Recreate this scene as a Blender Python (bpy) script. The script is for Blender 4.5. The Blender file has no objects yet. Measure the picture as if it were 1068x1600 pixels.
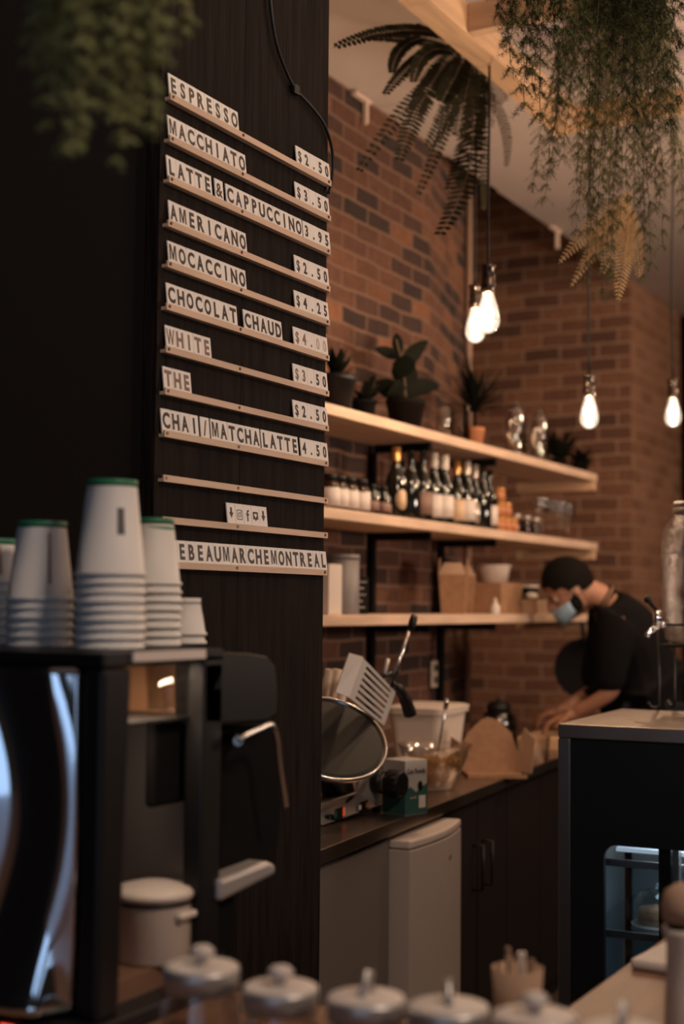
import bpy, math, random
from mathutils import Vector, Matrix
random.seed(7)
PI = math.pi
S = bpy.context.scene
COL = S.collection
# ------------------------------------------------------------------ camera
FPX = 2222.0
A = math.radians(28.5); PITCH = math.atan(144/FPX); ROLL = 0.0095
CAM = Vector((0, 0, 1.5))
F0 = Vector((math.cos(A), math.sin(A), 0)); R0 = Vector((math.sin(A), -math.cos(A), 0)); Z = Vector((0, 0, 1))
F = F0*math.cos(PITCH) + Z*math.sin(PITCH)
UW = Z*math.cos(PITCH) - F0*math.sin(PITCH)
U = UW*math.cos(ROLL) - R0*math.sin(ROLL)
R = R0*math.cos(ROLL) + UW*math.sin(ROLL)
cd = bpy.data.cameras.new('camera'); cam = bpy.data.objects.new('camera', cd); COL.objects.link(cam)
cd.sensor_fit = 'VERTICAL'; cd.sensor_height = 36; cd.sensor_width = 24.03; cd.lens = 50
m = Matrix((R, U, -F)).transposed().to_4x4(); m.translation = CAM; cam.matrix_world = m
cd.dof.use_dof = True; cd.dof.focus_distance = 2.95; cd.dof.aperture_fstop = 2.4
cd.clip_start = .05; cd.clip_end = 60
S.camera = cam
S.view_settings.view_transform = 'Standard'; S.view_settings.look = 'None'
S.view_settings.exposure = -0.1; S.view_settings.gamma = 1; S.view_settings.use_curve_mapping = False
# ------------------------------------------------------------------ light
w = bpy.data.worlds.new('world'); S.world = w; w.use_nodes = True
w.node_tree.nodes['Background'].inputs[0].default_value = (1, .72, .5, 1)
w.node_tree.nodes['Background'].inputs[1].default_value = .012
def area(name, loc, target, sx, sy, power, col, spread=PI):
    l = bpy.data.lights.new(name, 'AREA'); l.shape = 'RECTANGLE'; l.size = sx; l.size_y = sy
    l.energy = power; l.color = col; l.spread = spread
    o = bpy.data.objects.new(name, l); COL.objects.link(o); o.location = loc
    d = Vector(target) - Vector(loc); o.rotation_euler = d.to_track_quat('-Z', 'Y').to_euler()
    return o
WARM = (1, .66, .42)
area('assumed_lamp_over_bar', (1.2, -.9, 3.3), (2.6, 1.5, 1.5), .5, .5, 44, (1, .78, .62))  # unseen lamp, assumed from the leftward shadows of the letter tiles
area('added_fill_over_aisle', (3.6, .7, 3.38), (3.9, 1.6, 1.0), .5, .5, 9, (1, .70, .5))  # added warm fill over the aisle, no visible fixture
area('added_fill_far', (6.2, 0.2, 3.3), (7.6, 2.6, 1.6), .6, .6, 46, (1, .70, .48))  # unseen light added to brighten the far brick
area('assumed_ceiling_uplight', (4.6, -.9, 1.9), (5.0, 1.0, 3.45), .8, .4, 56, (1, .76, .62))  # unseen uplight, assumed from the brightness of the ceiling boards
area('assumed_shop_daylight', (-3.2, .1, 1.6), (1.6, .9, 1.4), 1.3, 2.2, 13, (.45, .66, 1))  # unseen blue panel for assumed daylight, placed to reflect in the chrome end panel
area('assumed_street_daylight', (-3.2, -2.0, 1.6), (1.6, .9, 1.3), 1.3, 2.2, 7, (.5, .7, 1))  # second added daylight panel, set apart to leave a dark band in the chrome
# ------------------------------------------------------------------ pixel -> place helpers
def ray(px, py): return F + R*((px-534)/FPX) - U*((py-800)/FPX)
def on_y(px, py, y): d = ray(px, py); return CAM + d*((y-CAM.y)/d.y)
def on_x(px, py, x): d = ray(px, py); return CAM + d*((x-CAM.x)/d.x)
def on_z(px, py, z): d = ray(px, py); return CAM + d*((z-CAM.z)/d.z)
def at(px, py, dep): return CAM + ray(px, py)*dep
# ------------------------------------------------------------------ materials
MATS = {}
def nn(nt, t): return nt.nodes.new(t)
def mat(name, col, rough=.6, metal=0, noise=0, nscale=20, bump=0, bscale=None, emit=None, es=0, spec=None, stretch=None, coat=0, sub=0, trans=0):
    if name in MATS: return MATS[name]
    m = bpy.data.materials.new(name); m.use_nodes = True; nt = m.node_tree; b = nt.nodes['Principled BSDF']
    c = (*col, 1)
    b.inputs['Base Color'].default_value = c; b.inputs['Roughness'].default_value = rough; b.inputs['Metallic'].default_value = metal
    if spec is not None: b.inputs['Specular IOR Level'].default_value = spec
    if coat: b.inputs['Coat Weight'].default_value = coat
    if trans: b.inputs['Transmission Weight'].default_value = trans
    if sub: b.inputs['Subsurface Weight'].default_value = sub; b.inputs['Subsurface Radius'].default_value = (.02, .008, .004)
    if emit: b.inputs['Emission Color'].default_value = (*emit, 1); b.inputs['Emission Strength'].default_value = es
    if noise or bump:
        tc = nn(nt, 'ShaderNodeTexCoord'); mp = nn(nt, 'ShaderNodeMapping'); nt.links.new(tc.outputs['Object'], mp.inputs[0])
        if stretch: mp.inputs['Scale'].default_value = stretch
        n = nn(nt, 'ShaderNodeTexNoise'); n.inputs['Scale'].default_value = nscale; n.inputs['Detail'].default_value = 5
        nt.links.new(mp.outputs[0], n.inputs['Vector'])
        if noise:
            r = nn(nt, 'ShaderNodeValToRGB'); r.color_ramp.elements[0].position = .3; r.color_ramp.elements[1].position = .7
            r.color_ramp.elements[0].color = (*[max(0, x*(1-noise)) for x in col], 1)
            r.color_ramp.elements[1].color = (*[min(1, x*(1+noise)) for x in col], 1)
            nt.links.new(n.outputs['Fac'], r.inputs[0]); nt.links.new(r.outputs[0], b.inputs['Base Color'])
        if bump:
            n2 = n
            if bscale:
                n2 = nn(nt, 'ShaderNodeTexNoise'); n2.inputs['Scale'].default_value = bscale; nt.links.new(mp.outputs[0], n2.inputs['Vector'])
            bp = nn(nt, 'ShaderNodeBump'); bp.inputs['Strength'].default_value = bump; bp.inputs['Distance'].default_value = .01
            nt.links.new(n2.outputs['Fac'], bp.inputs['Height']); nt.links.new(bp.outputs[0], b.inputs['Normal'])
    MATS[name] = m; return m
def glass(name, tint=(1, 1, 1), refl=.12, emit=None, es=0, bump=0):
    if name in MATS: return MATS[name]
    m = bpy.data.materials.new(name); m.use_nodes = True; nt = m.node_tree; nt.nodes.remove(nt.nodes['Principled BSDF'])
    out = nt.nodes['Material Output']
    t = nn(nt, 'ShaderNodeBsdfTransparent'); t.inputs[0].default_value = (*tint, 1)
    g = nn(nt, 'ShaderNodeBsdfGlossy'); g.inputs['Roughness'].default_value = .04
    if bump:
        nz = nn(nt, 'ShaderNodeTexNoise'); nz.inputs['Scale'].default_value = 55; nz.inputs['Detail'].default_value = 4
        tc = nn(nt, 'ShaderNodeTexCoord'); nt.links.new(tc.outputs['Object'], nz.inputs['Vector'])
        bp = nn(nt, 'ShaderNodeBump'); bp.inputs['Strength'].default_value = bump; bp.inputs['Distance'].default_value = .01
        nt.links.new(nz.outputs['Fac'], bp.inputs['Height']); nt.links.new(bp.outputs[0], g.inputs['Normal'])
    lw = nn(nt, 'ShaderNodeLayerWeight'); lw.inputs[0].default_value = .35
    mr = nn(nt, 'ShaderNodeMapRange'); mr.inputs['To Min'].default_value = refl*.5; mr.inputs['To Max'].default_value = min(1, refl*6)
    nt.links.new(lw.outputs['Facing'], mr.inputs['Value'])
    mx = nn(nt, 'ShaderNodeMixShader'); nt.links.new(mr.outputs[0], mx.inputs[0]); nt.links.new(t.outputs[0], mx.inputs[1]); nt.links.new(g.outputs[0], mx.inputs[2])
    last = mx
    if emit:
        e = nn(nt, 'ShaderNodeEmission'); e.inputs[0].default_value = (*emit, 1); e.inputs[1].default_value = es
        ad = nn(nt, 'ShaderNodeAddShader'); nt.links.new(mx.outputs[0], ad.inputs[0]); nt.links.new(e.outputs[0], ad.inputs[1]); last = ad
    nt.links.new(last.outputs[0], out.inputs[0]); MATS[name] = m; return m
def brick(name, axis, bw, rh, mortar, off=(0, 0), pal=None, mc=(.17, .093, .06)):
    m = bpy.data.materials.new(name); m.use_nodes = True; nt = m.node_tree; b = nt.nodes['Principled BSDF']
    tc = nn(nt, 'ShaderNodeTexCoord'); sp = nn(nt, 'ShaderNodeSeparateXYZ'); cb = nn(nt, 'ShaderNodeCombineXYZ')
    nt.links.new(tc.outputs['Object'], sp.inputs[0]); nt.links.new(sp.outputs[axis], cb.inputs[0]); nt.links.new(sp.outputs['Z'], cb.inputs[1])
    nz = nn(nt, 'ShaderNodeTexNoise'); nz.inputs['Scale'].default_value = 6; nt.links.new(tc.outputs['Object'], nz.inputs['Vector'])
    vs = nn(nt, 'ShaderNodeVectorMath'); vs.operation = 'SCALE'; vs.inputs['Scale'].default_value = .022
    vo = nn(nt, 'ShaderNodeVectorMath'); vo.operation = 'ADD'; nt.links.new(nz.outputs['Color'], vs.inputs[0])
    nt.links.new(cb.outputs[0], vo.inputs[0]); nt.links.new(vs.outputs[0], vo.inputs[1])
    vp = nn(nt, 'ShaderNodeVectorMath'); vp.operation = 'ADD'; vp.inputs[1].default_value = (off[0], off[1], 0); nt.links.new(vo.outputs[0], vp.inputs[0])
    br = nn(nt, 'ShaderNodeTexBrick'); br.inputs['Scale'].default_value = 1; br.inputs['Brick Width'].default_value = bw
    br.inputs['Row Height'].default_value = rh; br.inputs['Mortar Size'].default_value = mortar; br.inputs['Mortar Smooth'].default_value = .4
    br.inputs['Color1'].default_value = (0, 0, 0, 1); br.inputs['Color2'].default_value = (1, 1, 1, 1); br.inputs['Mortar'].default_value = (.5, .5, .5, 1)
    nt.links.new(vp.outputs[0], br.inputs['Vector'])
    rp = nn(nt, 'ShaderNodeValToRGB'); e = rp.color_ramp.elements
    pal = pal or [(.0, (.022, .011, .008)), (.30, (.04, .018, .012)), (.42, (.085, .034, .019)), (.8, (.115, .047, .024)), (1, (.19, .075, .032))]
    e[0].position, e[0].color = pal[0][0], (*pal[0][1], 1); e[1].position, e[1].color = pal[-1][0], (*pal[-1][1], 1)
    for p, c in pal[1:-1]: q = e.new(p); q.color = (*c, 1)
    nt.links.new(br.outputs['Color'], rp.inputs[0])
    n2 = nn(nt, 'ShaderNodeTexNoise'); n2.inputs['Scale'].default_value = 35; n2.inputs['Detail'].default_value = 6; nt.links.new(tc.outputs['Object'], n2.inputs['Vector'])
    mul = nn(nt, 'ShaderNodeMix'); mul.data_type = 'RGBA'; mul.blend_type = 'OVERLAY'; mul.inputs[0].default_value = .5
    nt.links.new(rp.outputs[0], mul.inputs[6]); nt.links.new(n2.outputs['Fac'], mul.inputs[7])
    mx = nn(nt, 'ShaderNodeMix'); mx.data_type = 'RGBA'; mx.inputs[7].default_value = (*mc, 1)
    nt.links.new(br.outputs['Fac'], mx.inputs[0]); nt.links.new(mul.outputs[2], mx.inputs[6]); nt.links.new(mx.outputs[2], b.inputs['Base Color'])
    b.inputs['Roughness'].default_value = .9
    ad = nn(nt, 'ShaderNodeMath'); ad.operation = 'MULTIPLY_ADD'; ad.inputs[1].default_value = -1.0; nt.links.new(br.outputs['Fac'], ad.inputs[0]); nt.links.new(n2.outputs['Fac'], ad.inputs[2])
    bp = nn(nt, 'ShaderNodeBump'); bp.inputs['Strength'].default_value = .7; bp.inputs['Distance'].default_value = .006
    nt.links.new(ad.outputs[0], bp.inputs['Height']); nt.links.new(bp.outputs[0], b.inputs['Normal'])
    return m
M_black = mat('black_wall_paint', (.006, .005, .005), .9, spec=.06, bump=.1, bscale=40)
M_board = mat('dark_stained_planks', (.0125, .0082, .0064), .75, spec=.10, noise=.55, nscale=6, bump=.35, bscale=10, stretch=(9, 9, .8))
M_pine = mat('pale_pine', (.60, .42, .30), .55, noise=.14, nscale=5, bump=.15, stretch=(1, 8, 8))
M_pineY = mat('pale_pine_cross', (.60, .38, .22), .55, noise=.14, nscale=5, bump=.15, stretch=(8, 1, 8))
M_beam = mat('honey_pine_timber', (.66, .42, .24), .55, noise=.18, nscale=4, bump=.15, stretch=(.7, 8, 8))
M_tile = mat('ivory_letter_tile', (.78, .73, .68), .45, noise=.04, nscale=30)
M_ink = mat('black_ink', (.03, .017, .012), .5)
M_ink2 = mat('faded_brown_ink', (.22, .13, .10), .6)
M_ink3 = mat('very_faded_ink', (.5, .40, .34), .6)
M_ceil = mat('white_ceiling_boards', (.60, .50, .44), .75, noise=.06, nscale=3, bump=.1, bscale=30)
M_steel = mat('brushed_steel', (.44, .42, .41), .36, 1, noise=.06, nscale=30, stretch=(1, 1, 40))
M_steelm = mat('satin_steel_plate', (.50, .46, .43), .45, .55)
M_chrome = mat('polished_chrome', (.72, .74, .78), .07, 1)
M_chromesoft = mat('soft_chrome', (.6, .57, .55), .22, 1)
M_work = mat('worn_steel_worktop', (.36, .29, .24), .3, 1, noise=.15, nscale=8, bump=.05)
M_blackp = mat('black_plastic', (.010, .009, .009), .4, spec=.25)
M_blackm = mat('black_satin_metal', (.02, .018, .017), .42, .3)
M_blackmatte = mat('matt_black', (.006, .005, .005), .85, spec=.1)
M_cab = mat('dark_cabinet_front', (.012, .008, .007), .6, spec=.15)
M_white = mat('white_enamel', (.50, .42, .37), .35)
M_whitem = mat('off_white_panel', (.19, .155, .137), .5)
M_paper = mat('white_paper_cup', (.72, .68, .64), .55)
M_green = mat('green_cup_base', (.02, .16, .08), .5)
M_kraft = mat('kraft_card', (.29, .15, .075), .8, noise=.12, nscale=40)
M_kraftl = mat('light_kraft_card', (.40, .25, .16), .8)
M_plast = mat('milky_plastic', (.62, .52, .44), .4)
M_glass = glass('clear_glass')
M_glassb = glass('thick_clear_glass', (.95, .94, .93), .09)
M_botg = mat('dark_bottle_glass', (.008, .008, .006), .08, coat=.5)
M_amber = mat('amber_jar_glass', (.03, .012, .005), .1)
M_label = mat('white_label', (.62, .54, .48), .6)
M_cream = mat('cream_label', (.60, .42, .27), .6)
M_gold = mat('gold_foil', (.7, .38, .14), .3, .8)
M_silver = mat('silver_foil', (.55, .48, .42), .3, .6)
M_terra = mat('terracotta', (.42, .17, .07), .8)
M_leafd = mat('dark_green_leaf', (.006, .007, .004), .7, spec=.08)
M_leaff = mat('fern_leaf', (.036, .032, .013), .6, spec=.2, noise=.3, nscale=9)
M_aspl = mat('olive_fern_lit_tint', (.15, .145, .045), .7, noise=.35, nscale=5)  # olive lightened in the colour to stand in for light on the plumes
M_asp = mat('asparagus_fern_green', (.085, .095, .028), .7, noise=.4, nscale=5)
M_aspb = mat('brightened_fern_green', (.34, .36, .15), .7, noise=.3, nscale=5)  # green raised in place of the light this near fern lacks
M_dry = mat('dried_frond', (.46, .28, .12), .7)
M_stem = mat('brown_stem', (.09, .05, .025), .7)
M_floor = mat('dark_floor_tile', (.05, .035, .028), .5, noise=.2, nscale=4)
M_wood = mat('oiled_counter_wood', (.19, .10, .06), .4, noise=.22, nscale=5, bump=.05, stretch=(1, 9, 1))
M_red = mat('red_switch', (.55, .05, .02), .4, emit=(1, .12, .03), es=.35)
M_grn = mat('green_switch', (.0, .12, .06), .4)
# ------------------------------------------------------------------ mesh builder
class MB:
    def __init__(s): s.v = []; s.f = []; s.sm = []
    def add(s, vs, fs, smooth=False):
        n = len(s.v); s.v += [Vector(q) for q in vs]
        for f in fs: s.f.append([i+n for i in f]); s.sm.append(smooth)
        return s
    def box(s, a, b):
        x0, y0, z0 = a; x1, y1, z1 = b
        return s.add([(x0,y0,z0),(x1,y0,z0),(x1,y1,z0),(x0,y1,z0),(x0,y0,z1),(x1,y0,z1),(x1,y1,z1),(x0,y1,z1)],
                     [(0,3,2,1),(4,5,6,7),(0,1,5,4),(1,2,6,5),(2,3,7,6),(3,0,4,7)])
    def hexa(s, p): # 8 pts: bottom 4, top 4
        return s.add(p, [(0,3,2,1),(4,5,6,7),(0,1,5,4),(1,2,6,5),(2,3,7,6),(3,0,4,7)])
    def prism(s, poly, vec):
        n = len(poly); vec = Vector(vec); p = [Vector(q) for q in poly]
        return s.add(p+[q+vec for q in p], [tuple(range(n))[::-1], tuple(range(n, 2*n))]+[(i, (i+1) % n, (i+1) % n+n, i+n) for i in range(n)])
    def lathe(s, prof, seg=28, c=(0,0,0), axis=None, smooth=True, squash=(1,1)):
        c = Vector(c); vs = []; fs = []
        if axis is None: X, Y, ZZ = Vector((1,0,0)), Vector((0,1,0)), Vector((0,0,1))
        else:
            ZZ = Vector(axis).normalized(); X = ZZ.orthogonal().normalized(); Y = ZZ.cross(X)
        k = len(prof)
        for i in range(seg):
            a = 2*PI*i/seg; ca, sa = math.cos(a), math.sin(a)
            for r, z in prof: vs.append(c+X*(r*ca*squash[0])+Y*(r*sa*squash[1])+ZZ*z)
        for i in range(seg):
            j = (i+1) % seg
            for q in range(k-1): fs.append((i*k+q, j*k+q, j*k+q+1, i*k+q+1))
        s.add(vs, fs, smooth)
        n = len(s.v)-seg*k
        if prof[0][0] > 1e-5: s.f.append([n+i*k for i in range(seg)][::-1]); s.sm.append(False)
        if prof[-1][0] > 1e-5 and abs(prof[-1][0]-prof[0][0])+abs(prof[-1][1]-prof[0][1]) > 1e-6: s.f.append([n+i*k+k-1 for i in range(seg)]); s.sm.append(False)
        return s
    def cyl(s, p0, p1, r0, r1=None, seg=16):
        p0 = Vector(p0); p1 = Vector(p1); r1 = r0 if r1 is None else r1
        return s.lathe([(r0, 0), (r1, (p1-p0).length)], seg, p0, p1-p0)
    def tube(s, pts, rad, seg=8, close=False):
        pts = [Vector(p) for p in pts]; n = len(pts); vs = []; fs = []
        up = None
        for i, p in enumerate(pts):
            if close: d = pts[(i+1) % n]-pts[i-1]
            else: d = (pts[min(i+1, n-1)]-pts[max(i-1, 0)])
            d.normalize()
            if up is None: up = d.orthogonal().normalized()
            up = (up-d*up.dot(d)).normalized(); sd = d.cross(up)
            r = rad[i] if isinstance(rad, (list, tuple)) else rad
            for k in range(seg):
                a = 2*PI*k/seg; vs.append(p+up*(r*math.cos(a))+sd*(r*math.sin(a)))
        m_ = n if close else n-1
        for i in range(m_):
            j = (i+1) % n
            for k in range(seg): fs.append((i*seg+k, i*seg+(k+1) % seg, j*seg+(k+1) % seg, j*seg+k))
        s.add(vs, fs, True)
        if not close:
            b = len(s.v)-n*seg; s.f.append([b+k for k in range(seg)][::-1]); s.sm.append(False)
            s.f.append([b+(n-1)*seg+k for k in range(seg)]); s.sm.append(False)
        return s
    def sphere(s, c, r, seg=16, ring=10, sc=(1,1,1), rot=None):
        vs = []; fs = []; c = Vector(c)
        for i in range(ring+1):
            t = PI*i/ring
            for k in range(seg):
                a = 2*PI*k/seg; q = Vector((math.sin(t)*math.cos(a)*sc[0], math.sin(t)*math.sin(a)*sc[1], math.cos(t)*sc[2]))*r
                if rot: q = rot @ q
                vs.append(c+q)
        for i in range(ring):
            for k in range(seg): fs.append((i*seg+k, (i+1)*seg+k, (i+1)*seg+(k+1) % seg, i*seg+(k+1) % seg))
        return s.add(vs, fs, True)
    def xf(s, M): s.v = [M @ q for q in s.v]; return s
    def build(s, name, material, parent=None, off=None, loc=None, bevel=0, sub=0):
        me = bpy.data.meshes.new(name); o_ = Vector(off) if off is not None else Vector((0,0,0))
        me.from_pydata([tuple(q-o_) for q in s.v], [], s.f); me.materials.append(material)
        me.polygons.foreach_set('use_smooth', s.sm); me.validate(); me.update()
        o = bpy.data.objects.new(name, me); COL.objects.link(o)
        if parent: o.parent = parent
        if loc is not None: o.location = loc
        elif off is not None and not parent: o.location = off
        if bevel: b = o.modifiers.new('bevel', 'BEVEL'); b.width = bevel; b.segments = 2; b.limit_method = 'ANGLE'
        if sub: b = o.modifiers.new('sub', 'SUBSURF'); b.levels = sub; b.render_levels = sub
        return o
def tag(o, label, cat, group=None, kind=None):
    o['label'] = label; o['category'] = cat
    if group: o['group'] = group
    if kind: o['kind'] = kind
    return o
def thing(name, label, cat, loc=(0,0,0), rz=0, group=None):
    o = bpy.data.objects.new(name, None); COL.objects.link(o); o.location = loc; o.rotation_euler = (0,0,rz); o.empty_display_size = .05
    return tag(o, label, cat, group)
def struct(o): o['kind'] = 'structure'; return o
def kids(o): return [c for c in COL.objects if c.parent == o]
def dup(o, loc, label, rz=None, group=None, scale=None, parent=None):
    r = o.copy(); COL.objects.link(r)
    if parent: r.parent = parent
    if loc is not None: r.location = loc
    if label: r['label'] = label
    if rz is not None: r.rotation_euler = (0, 0, rz)
    if group: r['group'] = group
    if scale is not None: r.scale = scale
    for c in kids(o): dup(c, None, None, parent=r)
    return r
FONTCACHE = {}
def textmesh(txt, h, wscale=.86, bold=.012, maxw=None):
    key = (txt, h, wscale, bold, maxw)
    if key in FONTCACHE: return FONTCACHE[key]
    cu = bpy.data.curves.new('txt', 'FONT'); cu.body = txt; cu.size = 1; cu.offset = bold; cu.align_x = 'CENTER'; cu.resolution_u = 3; cu.extrude = 0.01
    o = bpy.data.objects.new('txt', cu); COL.objects.link(o)
    bpy.context.view_layer.update()
    me = bpy.data.meshes.new_from_object(o.evaluated_get(bpy.context.evaluated_depsgraph_get()))
    bpy.data.objects.remove(o)
    cap = .729; k = h/cap; xs = [v.co.x for v in me.vertices]; cx = (min(xs)+max(xs))/2; wd = (max(xs)-min(xs))*k*wscale
    wk = wscale*(maxw/wd if maxw and wd > maxw else 1)
    for v in me.vertices:
        x, y, z = v.co; v.co = ((x-cx)*k*wk, -z*.02, y*k)       # stands upright, facing -Y
    me.update(); FONTCACHE[key] = me; return me
def textobj(name, txt, h, material, parent, M, **kw):
    me = textmesh(txt, h, **kw).copy(); me.transform(M); me.materials.clear(); me.materials.append(material)
    o = bpy.data.objects.new(name, me); COL.objects.link(o)
    if parent: o.parent = parent
    return o
# ================================================================== STRUCTURE
H = 3.45; YW = 2.5
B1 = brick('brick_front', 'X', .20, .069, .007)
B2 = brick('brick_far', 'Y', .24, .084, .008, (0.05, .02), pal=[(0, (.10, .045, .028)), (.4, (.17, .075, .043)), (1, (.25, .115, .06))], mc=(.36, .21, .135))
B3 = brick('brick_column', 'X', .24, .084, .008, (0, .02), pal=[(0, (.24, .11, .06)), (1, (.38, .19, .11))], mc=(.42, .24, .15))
def wall(name, p, q, z0, z1, th, material):
    p = Vector((*p, 0)); q = Vector((*q, 0)); d = (q-p).normalized(); n = Vector((-d.y, d.x, 0))*th
    b = MB(); pts = [p, q, q+n, p+n]
    b.hexa([v+Z*z0 for v in pts]+[v+Z*z1 for v in pts]); return struct(b.build(name, material))
XC = on_y(985, 700, YW).x; XE = on_y(1063, 700, YW).x
XJ = on_y(669, 500, YW).x
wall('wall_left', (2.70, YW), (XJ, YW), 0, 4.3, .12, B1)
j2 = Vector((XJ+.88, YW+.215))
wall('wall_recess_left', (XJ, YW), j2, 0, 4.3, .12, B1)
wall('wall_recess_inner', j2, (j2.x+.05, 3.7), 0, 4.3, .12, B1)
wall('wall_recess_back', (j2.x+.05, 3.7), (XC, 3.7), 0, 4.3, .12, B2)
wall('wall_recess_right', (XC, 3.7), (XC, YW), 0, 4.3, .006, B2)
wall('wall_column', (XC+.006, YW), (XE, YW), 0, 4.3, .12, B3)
wall('wall_column_end', (XE, YW+.12), (XE+.02, YW+1.2), 0, 4.3, .1, M_black)
wall('wall_far', (XE+1.2, YW+1.2), (XE+1.2, -3), 0, 4.3, .1, M_black)
struct(MB().box((j2.x-1, YW+.12, 4.3), (XC+.2, 3.85, 4.4)).build('ceiling_recess', M_black))
struct(MB().box((-3.4, -3.2, -.1), (XE+1.4, 3.9, 0)).build('floor', M_floor))
# ceiling boards: slabs divided by narrow grooves
cb = MB(); xs = [-1.5, .4, 1.6, 2.75, 3.72, 4.86, 5.55, 6.13, 6.92, 7.9, 9.0, XE+1.2]
for i in range(len(xs)-1):
    dz = .008-.0009*i; cb.box((xs[i]+.003, -3.1, H-dz), (xs[i+1]-.003, YW+.005+.01*(i % 2), H+.06))
cb.box((-1.5, -3.1, H+.02), (XE+1.2, YW, H+.07))
struct(cb.build('ceiling', M_ceil))
M_trimw = mat('white_ceiling_bracket_paint', (.66, .5, .4), .6)
for k, (bx_, by_) in enumerate(((577, 163), (875, 372))):
    p = on_y(bx_, by_, YW-.03); b = MB(); b.box((p.x-.10, YW-.026, H-.026), (p.x+.03, YW-.004, H-.0125)).box((p.x-.008, YW-.022, H-.11), (p.x+.008, YW-.006, H-.026))
    struct(b.build('trim_%d' % (k+1), M_trimw))
# pilaster and black wall behind the menu board
XB1 = on_y(513, 100, 1.5).x; XB0 = on_y(247, 750, 1.5).x - .012
struct(MB().box((-1.2, 1.53, 0), (XB1-.01, YW+.12, H)).build('wall_black', M_black))
# white conduit in the recess corner
pc = on_y(729, 600, YW+.2)
o = MB().cyl((j2.x-.03, j2.y-.03, 0.95), (j2.x-.03, j2.y-.03, 4.2), .016).build('conduit_pipe', mat('painted_conduit', (.32, .2, .14), .6), off=(j2.x-.03, j2.y-.03, .95))
tag(o, 'slim vertical pipe fixed in the corner of the brick recess', 'pipe')
# ================================================================== MENU BOARD
PY = 1.5
mb = thing('menu_board', 'tall dark wooden plank board carrying twelve pale letter rails', 'menu board', (XB0, PY, 0))
xm = on_y(376, 600, PY).x; off = Vector((XB0, PY, 0))
for a_, b_ in ((XB0, xm-.0008), (xm+.0008, XB1)):
    MB().box((a_, PY, 0), (b_, PY+.028, H-.01)).build('plank', M_board, mb, off=off)
RAILY = [291, 346, 399, 456.6, 509.7, 565, 620.6, 675, 730, 787.8, 841.7, 899.5]
RZ = [on_y(517, y, PY-.013).z for y in RAILY]
RX0 = on_y(257.4, 150, PY).x; RX1 = on_y(517.5, 291, PY-.013).x
M_screw = mat('bronze_screw', (.12, .07, .045), .35, .8)
for i, z in enumerate(RZ):
    r = MB().box((RX0, PY-.013, z), (RX1, PY, z+.006)).box((RX0, PY-.013, z+.006), (RX1, PY-.0098, z+.0122)).build('rail', M_pine, mb, off=off)
    for sx in (RX0+.245, RX1-.012, RX0+.008) if i != 99 else ():
        MB().cyl((sx, PY-.0128, z+.0068), (sx, PY-.0145, z+.0068), .003, seg=12).build('screw', M_screw, r, off=off)
TW = .0293; TH = .0455
tilt = math.radians(6.5)
tile_me = MB().box((-TW/2+.0004, -.0011, 0), (TW/2-.0004, .0011, TH))
tile_proto = None
ORD = ['first', 'second', 'third', 'fourth', 'fifth', 'sixth', 'seventh', 'eighth', 'ninth', 'tenth', 'eleventh', 'twelfth', 'thirteenth', 'fourteenth', 'fifteenth', 'sixteenth', 'seventeenth', 'eighteenth', 'nineteenth', 'twentieth']
tm = tile_me.build('tmp', M_tile, bevel=0); tmesh = tm.data; bpy.data.objects.remove(tm)
DIG = ['zero','one','two','three','four','five','six','seven','eight','nine']
SYM = {'.': 'dot', '$': 'dollar sign', '&': 'ampersand', '/': 'slash'}
def glyph_MW(ch, h, w_, st):
    b = MB(); y0, y1 = 0, .0003
    def pr(p):
        if ch == 'W': p = [(x, h-z) for x, z in p][::-1]
        b.prism([(x, 0, z) for x, z in p], (0, .0003, 0))
    v = w_/2
    if ch == 'M':
        pr([(-v, 0), (-v+st, 0), (-v+st, h), (-v, h)]); pr([(v-st, 0), (v, 0), (v, h), (v-st, h)])
        pr([(-v+st*.6, h), (-v+st*1.5, h), (st*.45, h*.12), (-st*.45, h*.0)]); pr([(v-st*1.5, h), (v-st*.6, h), (st*.45, 0), (-st*.45, h*.12)])
    else:
        q = v*.5
        for x0, x1 in ((-v, -q), (0, -q), (0, q), (v, q)):
            pr([(x0-st*.45, 0), (x0+st*.45, 0), (x1+st*.4, h), (x1-st*.4, h)])
    me = bpy.data.meshes.new('glyph'); me.from_pydata([tuple(q) for q in b.v], [], b.f); me.update(); return me
def place_tile(ch, x, row, label, ink, group, glyph=None, h=.0285):
    o = bpy.data.objects.new('letter_tile', tmesh); COL.objects.link(o)
    o.location = (x, PY-.0079, RZ[row]+.0065)
    o.rotation_euler = (-(tilt+random.uniform(-.006, .006)), random.uniform(-.005, .005), random.uniform(-.012, .012))
    tag(o, label, 'letter tile', group)
    zb = TH-.0055-.0285 + (.0285-h)/2
    if ch:
        me = glyph_MW(ch, h, TW*.72, .0040) if ch in 'MW' else textmesh(ch, h, .86, .016 if ch in '&$' else .038, TW*.76)
        key = (ch, h, ink.name)
        if key not in FONTCACHE:
            m2 = me.copy(); m2.materials.clear(); m2.materials.append(ink); FONTCACHE[key] = m2
        c = bpy.data.objects.new('printed_letter', FONTCACHE[key]); COL.objects.link(c); c.parent = o; c.location = (0, -.0013, zb)
    return o
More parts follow.
